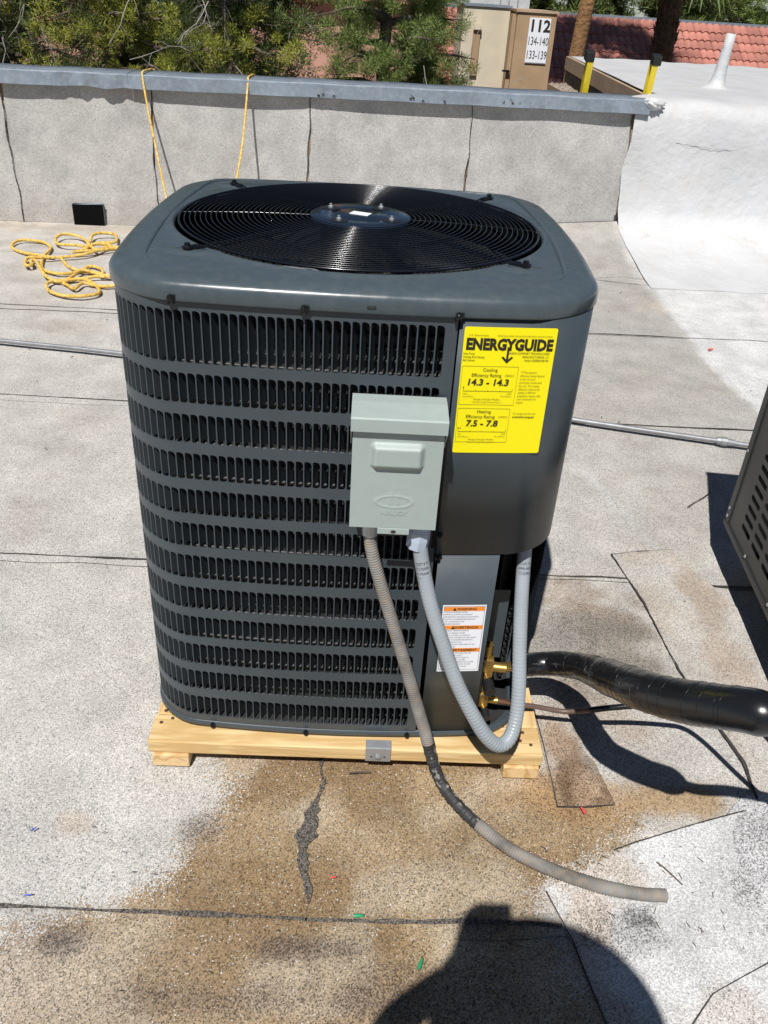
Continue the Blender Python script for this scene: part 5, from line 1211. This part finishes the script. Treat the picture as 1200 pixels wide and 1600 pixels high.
for i in range(60):
    x = tq.uniform(-2.6, 2.2); y = tq.uniform(.7, 4.6); a = tq.uniform(0, 3.14); l = tq.uniform(.003, .009); c, s = math.cos(a), math.sin(a); z = deckz(x, y, 0)+.01
    mb.tube([(x-c*l, y-s*l, z), (x+c*l, y+s*l, z+.002)], .0022, 4)
tag(mb.build('litter', M['bark']), 'tiny dry needles and twig bits scattered over the roofing', 'litter', None, 'stuff')

# ================================================================== PHOTOGRAPHER (casts the shadow at the bottom)
ph_ = thing('mobile_phone', 'dark phone held up by the person photographing, seen as a shadow', 'phone', (.0236, -1.9431, 1.6553))
RX = Matrix.Translation((-.012, -.016, .004))@Matrix.Rotation(-.35, 4, 'X')
MB().box(-.030, .048, -.006, .004, -.112, .036, RX, .004).build('phone_body', M['blackmatte'], ph_)
pe = thing('person', 'person in dark shirt and brimmed hat holding a phone, seen as a shadow', 'person', (.10, -2.36, 0)); pe.scale = (1.02, 1, 1.045)
def skin_mesh(name, chains, m, parent, sub=2):
    V = []; E = []; Rr = []
    for ch in chains:
        st = ch[0]; prev = None
        for it in ch:
            if isinstance(it, int): prev = it; continue
            V.append(it[:3]); Rr.append(it[3:]); idx = len(V)-1
            if prev is not None: E.append((prev, idx))
            prev = idx
    me = bpy.data.meshes.new(name); me.from_pydata(V, E, []); o = link(name, me, parent); sk = o.modifiers.new('s', 'SKIN'); ly = me.skin_vertices[0] if me.skin_vertices else None
    for i, r in enumerate(Rr): ly.data[i].radius = (r[0], r[1] if len(r) > 1 else r[0]); ly.data[i].use_root = (i == 0)
    sk.use_smooth_shade = True; sb = o.modifiers.new('b', 'SUBSURF'); sb.levels = sb.render_levels = sub; me.materials.append(M[m]); return o
# indices: 0 pelvis 1 waist 2 chest 3 neckbase 4 neck 5 head 6 crown
body = [[(0, 0, .95, .15, .11), (0, .0, 1.12, .13, .10), (0, .01, 1.32, .16, .11), (0, .02, 1.43, .10, .08), (0, .035, 1.50, .055), (0, .06, 1.60, .08, .095), (0, .06, 1.68, .075, .09)],
 [3, (-.17, .02, 1.40, .06), (-.31, .16, 1.37, .052), (-.265, .27, 1.45, .042), (-.15, .33, 1.52, .026)],
 [3, (.17, .02, 1.40, .06), (.25, .12, 1.22, .045), (.12, .29, 1.36, .036), (.02, .35, 1.475, .026)],
 [0, (-.10, 0, .85, .09), (-.11, .02, .48, .06), (-.12, -.02, .09, .042), (-.12, .1, .05, .04)], [0, (.10, 0, .85, .09), (.11, .02, .48, .06), (.12, -.02, .09, .042), (.12, .1, .05, .04)]]
skin_mesh('body', body, 'shirt', pe)
# hands: palm with five fingers closing on the phone edges
def hand(side, w):
    w = Vector(w); s = side; g_ = Vector((.0236-.10, .40, 1.584))  # phone in person space
    px = g_.x+(.052 if s > 0 else -.034); py = g_.y-.02
    ch = [[(*w, .022), (px+s*.018, py-.01, w.z+.045, .026, .016)]]
    for i, (dz, L_) in enumerate(((.03, .9), (.012, 1), (-.006, .95), (-.024, .8))):
        zz = w.z+.05+dz; ch.append([1, (px+s*.022, py+.018, zz, .0095), (px+s*.010, py+.034*L_, zz+.004, .0085), (px-s*.014*L_, py+.036*L_, zz+.006, .0075)])
    ch.append([1, (px+s*.016, py-.022, w.z+.06, .0105), (px+s*.004, py-.026, w.z+.082, .009), (px-s*.014, py-.022, w.z+.095, .008)])
    return skin_mesh('hand', ch, 'skin', pe, 2)
hand(-1, (-.15, .33, 1.52)); hand(1, (.02, .35, 1.475))
hd = MB(); bm = bmesh.new(); bmesh.ops.create_uvsphere(bm, u_segments=24, v_segments=16, radius=1)
for v in bm.verts:
    x, y, z = v.co; k = 1-.18*max(0, -z); nose = .018*math.exp(-((x/.16)**2+((z+.1)/.2)**2))*(y > .6)
    v.co = Vector((x*.078*k, y*.098*k+nose+.065, z*.125+1.60))
me = bpy.data.meshes.new('head'); bm.to_mesh(me); bm.free(); me.materials.append(M['skin']); me.polygons.foreach_set('use_smooth', [True]*len(me.polygons)); hdo = link('head', me, pe)
for sx in (-1, 1):
    MB().lathe([(.0, 0), (.009, .001), (.0, .004)], 10, Matrix.Translation((sx*.03, .155, 1.605))@Matrix.Rotation(-math.pi/2, 4, 'X'), True, False).build('eye', M['ink'], hdo)
    MB().lathe([(.022, 0), (.024, .006), (.01, .01)], 12, Matrix.Translation((sx*.076, .06, 1.6))@Matrix.Rotation(sx*math.pi/2, 4, 'Y'), True, False).build('ear', M['skin'], hdo)
MB().box(-.022, .022, .148, .153, 1.545, 1.551, None, .002).build('mouth', M['red'], hdo)
hat = MB().lathe([(.226, 1.685), (.221, 1.69), (.15, 1.692), (.098, 1.70), (.094, 1.76), (.08, 1.795), (.0, 1.80)], 40, Matrix.Translation((-.018, .115, 0)), True, False).build('hat', M['hat'], pe)
MB().lathe([(.0995, 1.70), (.096, 1.73)], 40, Matrix.Translation((-.018, .115, 0)), True, False).build('hat_band', M['ink'], hat)
for sx in (-1, 1): MB().box(sx*.12-.05, sx*.12+.05, -.09, .19, .005, .075, None, .02).build('shoe', M['shoe'], pe)
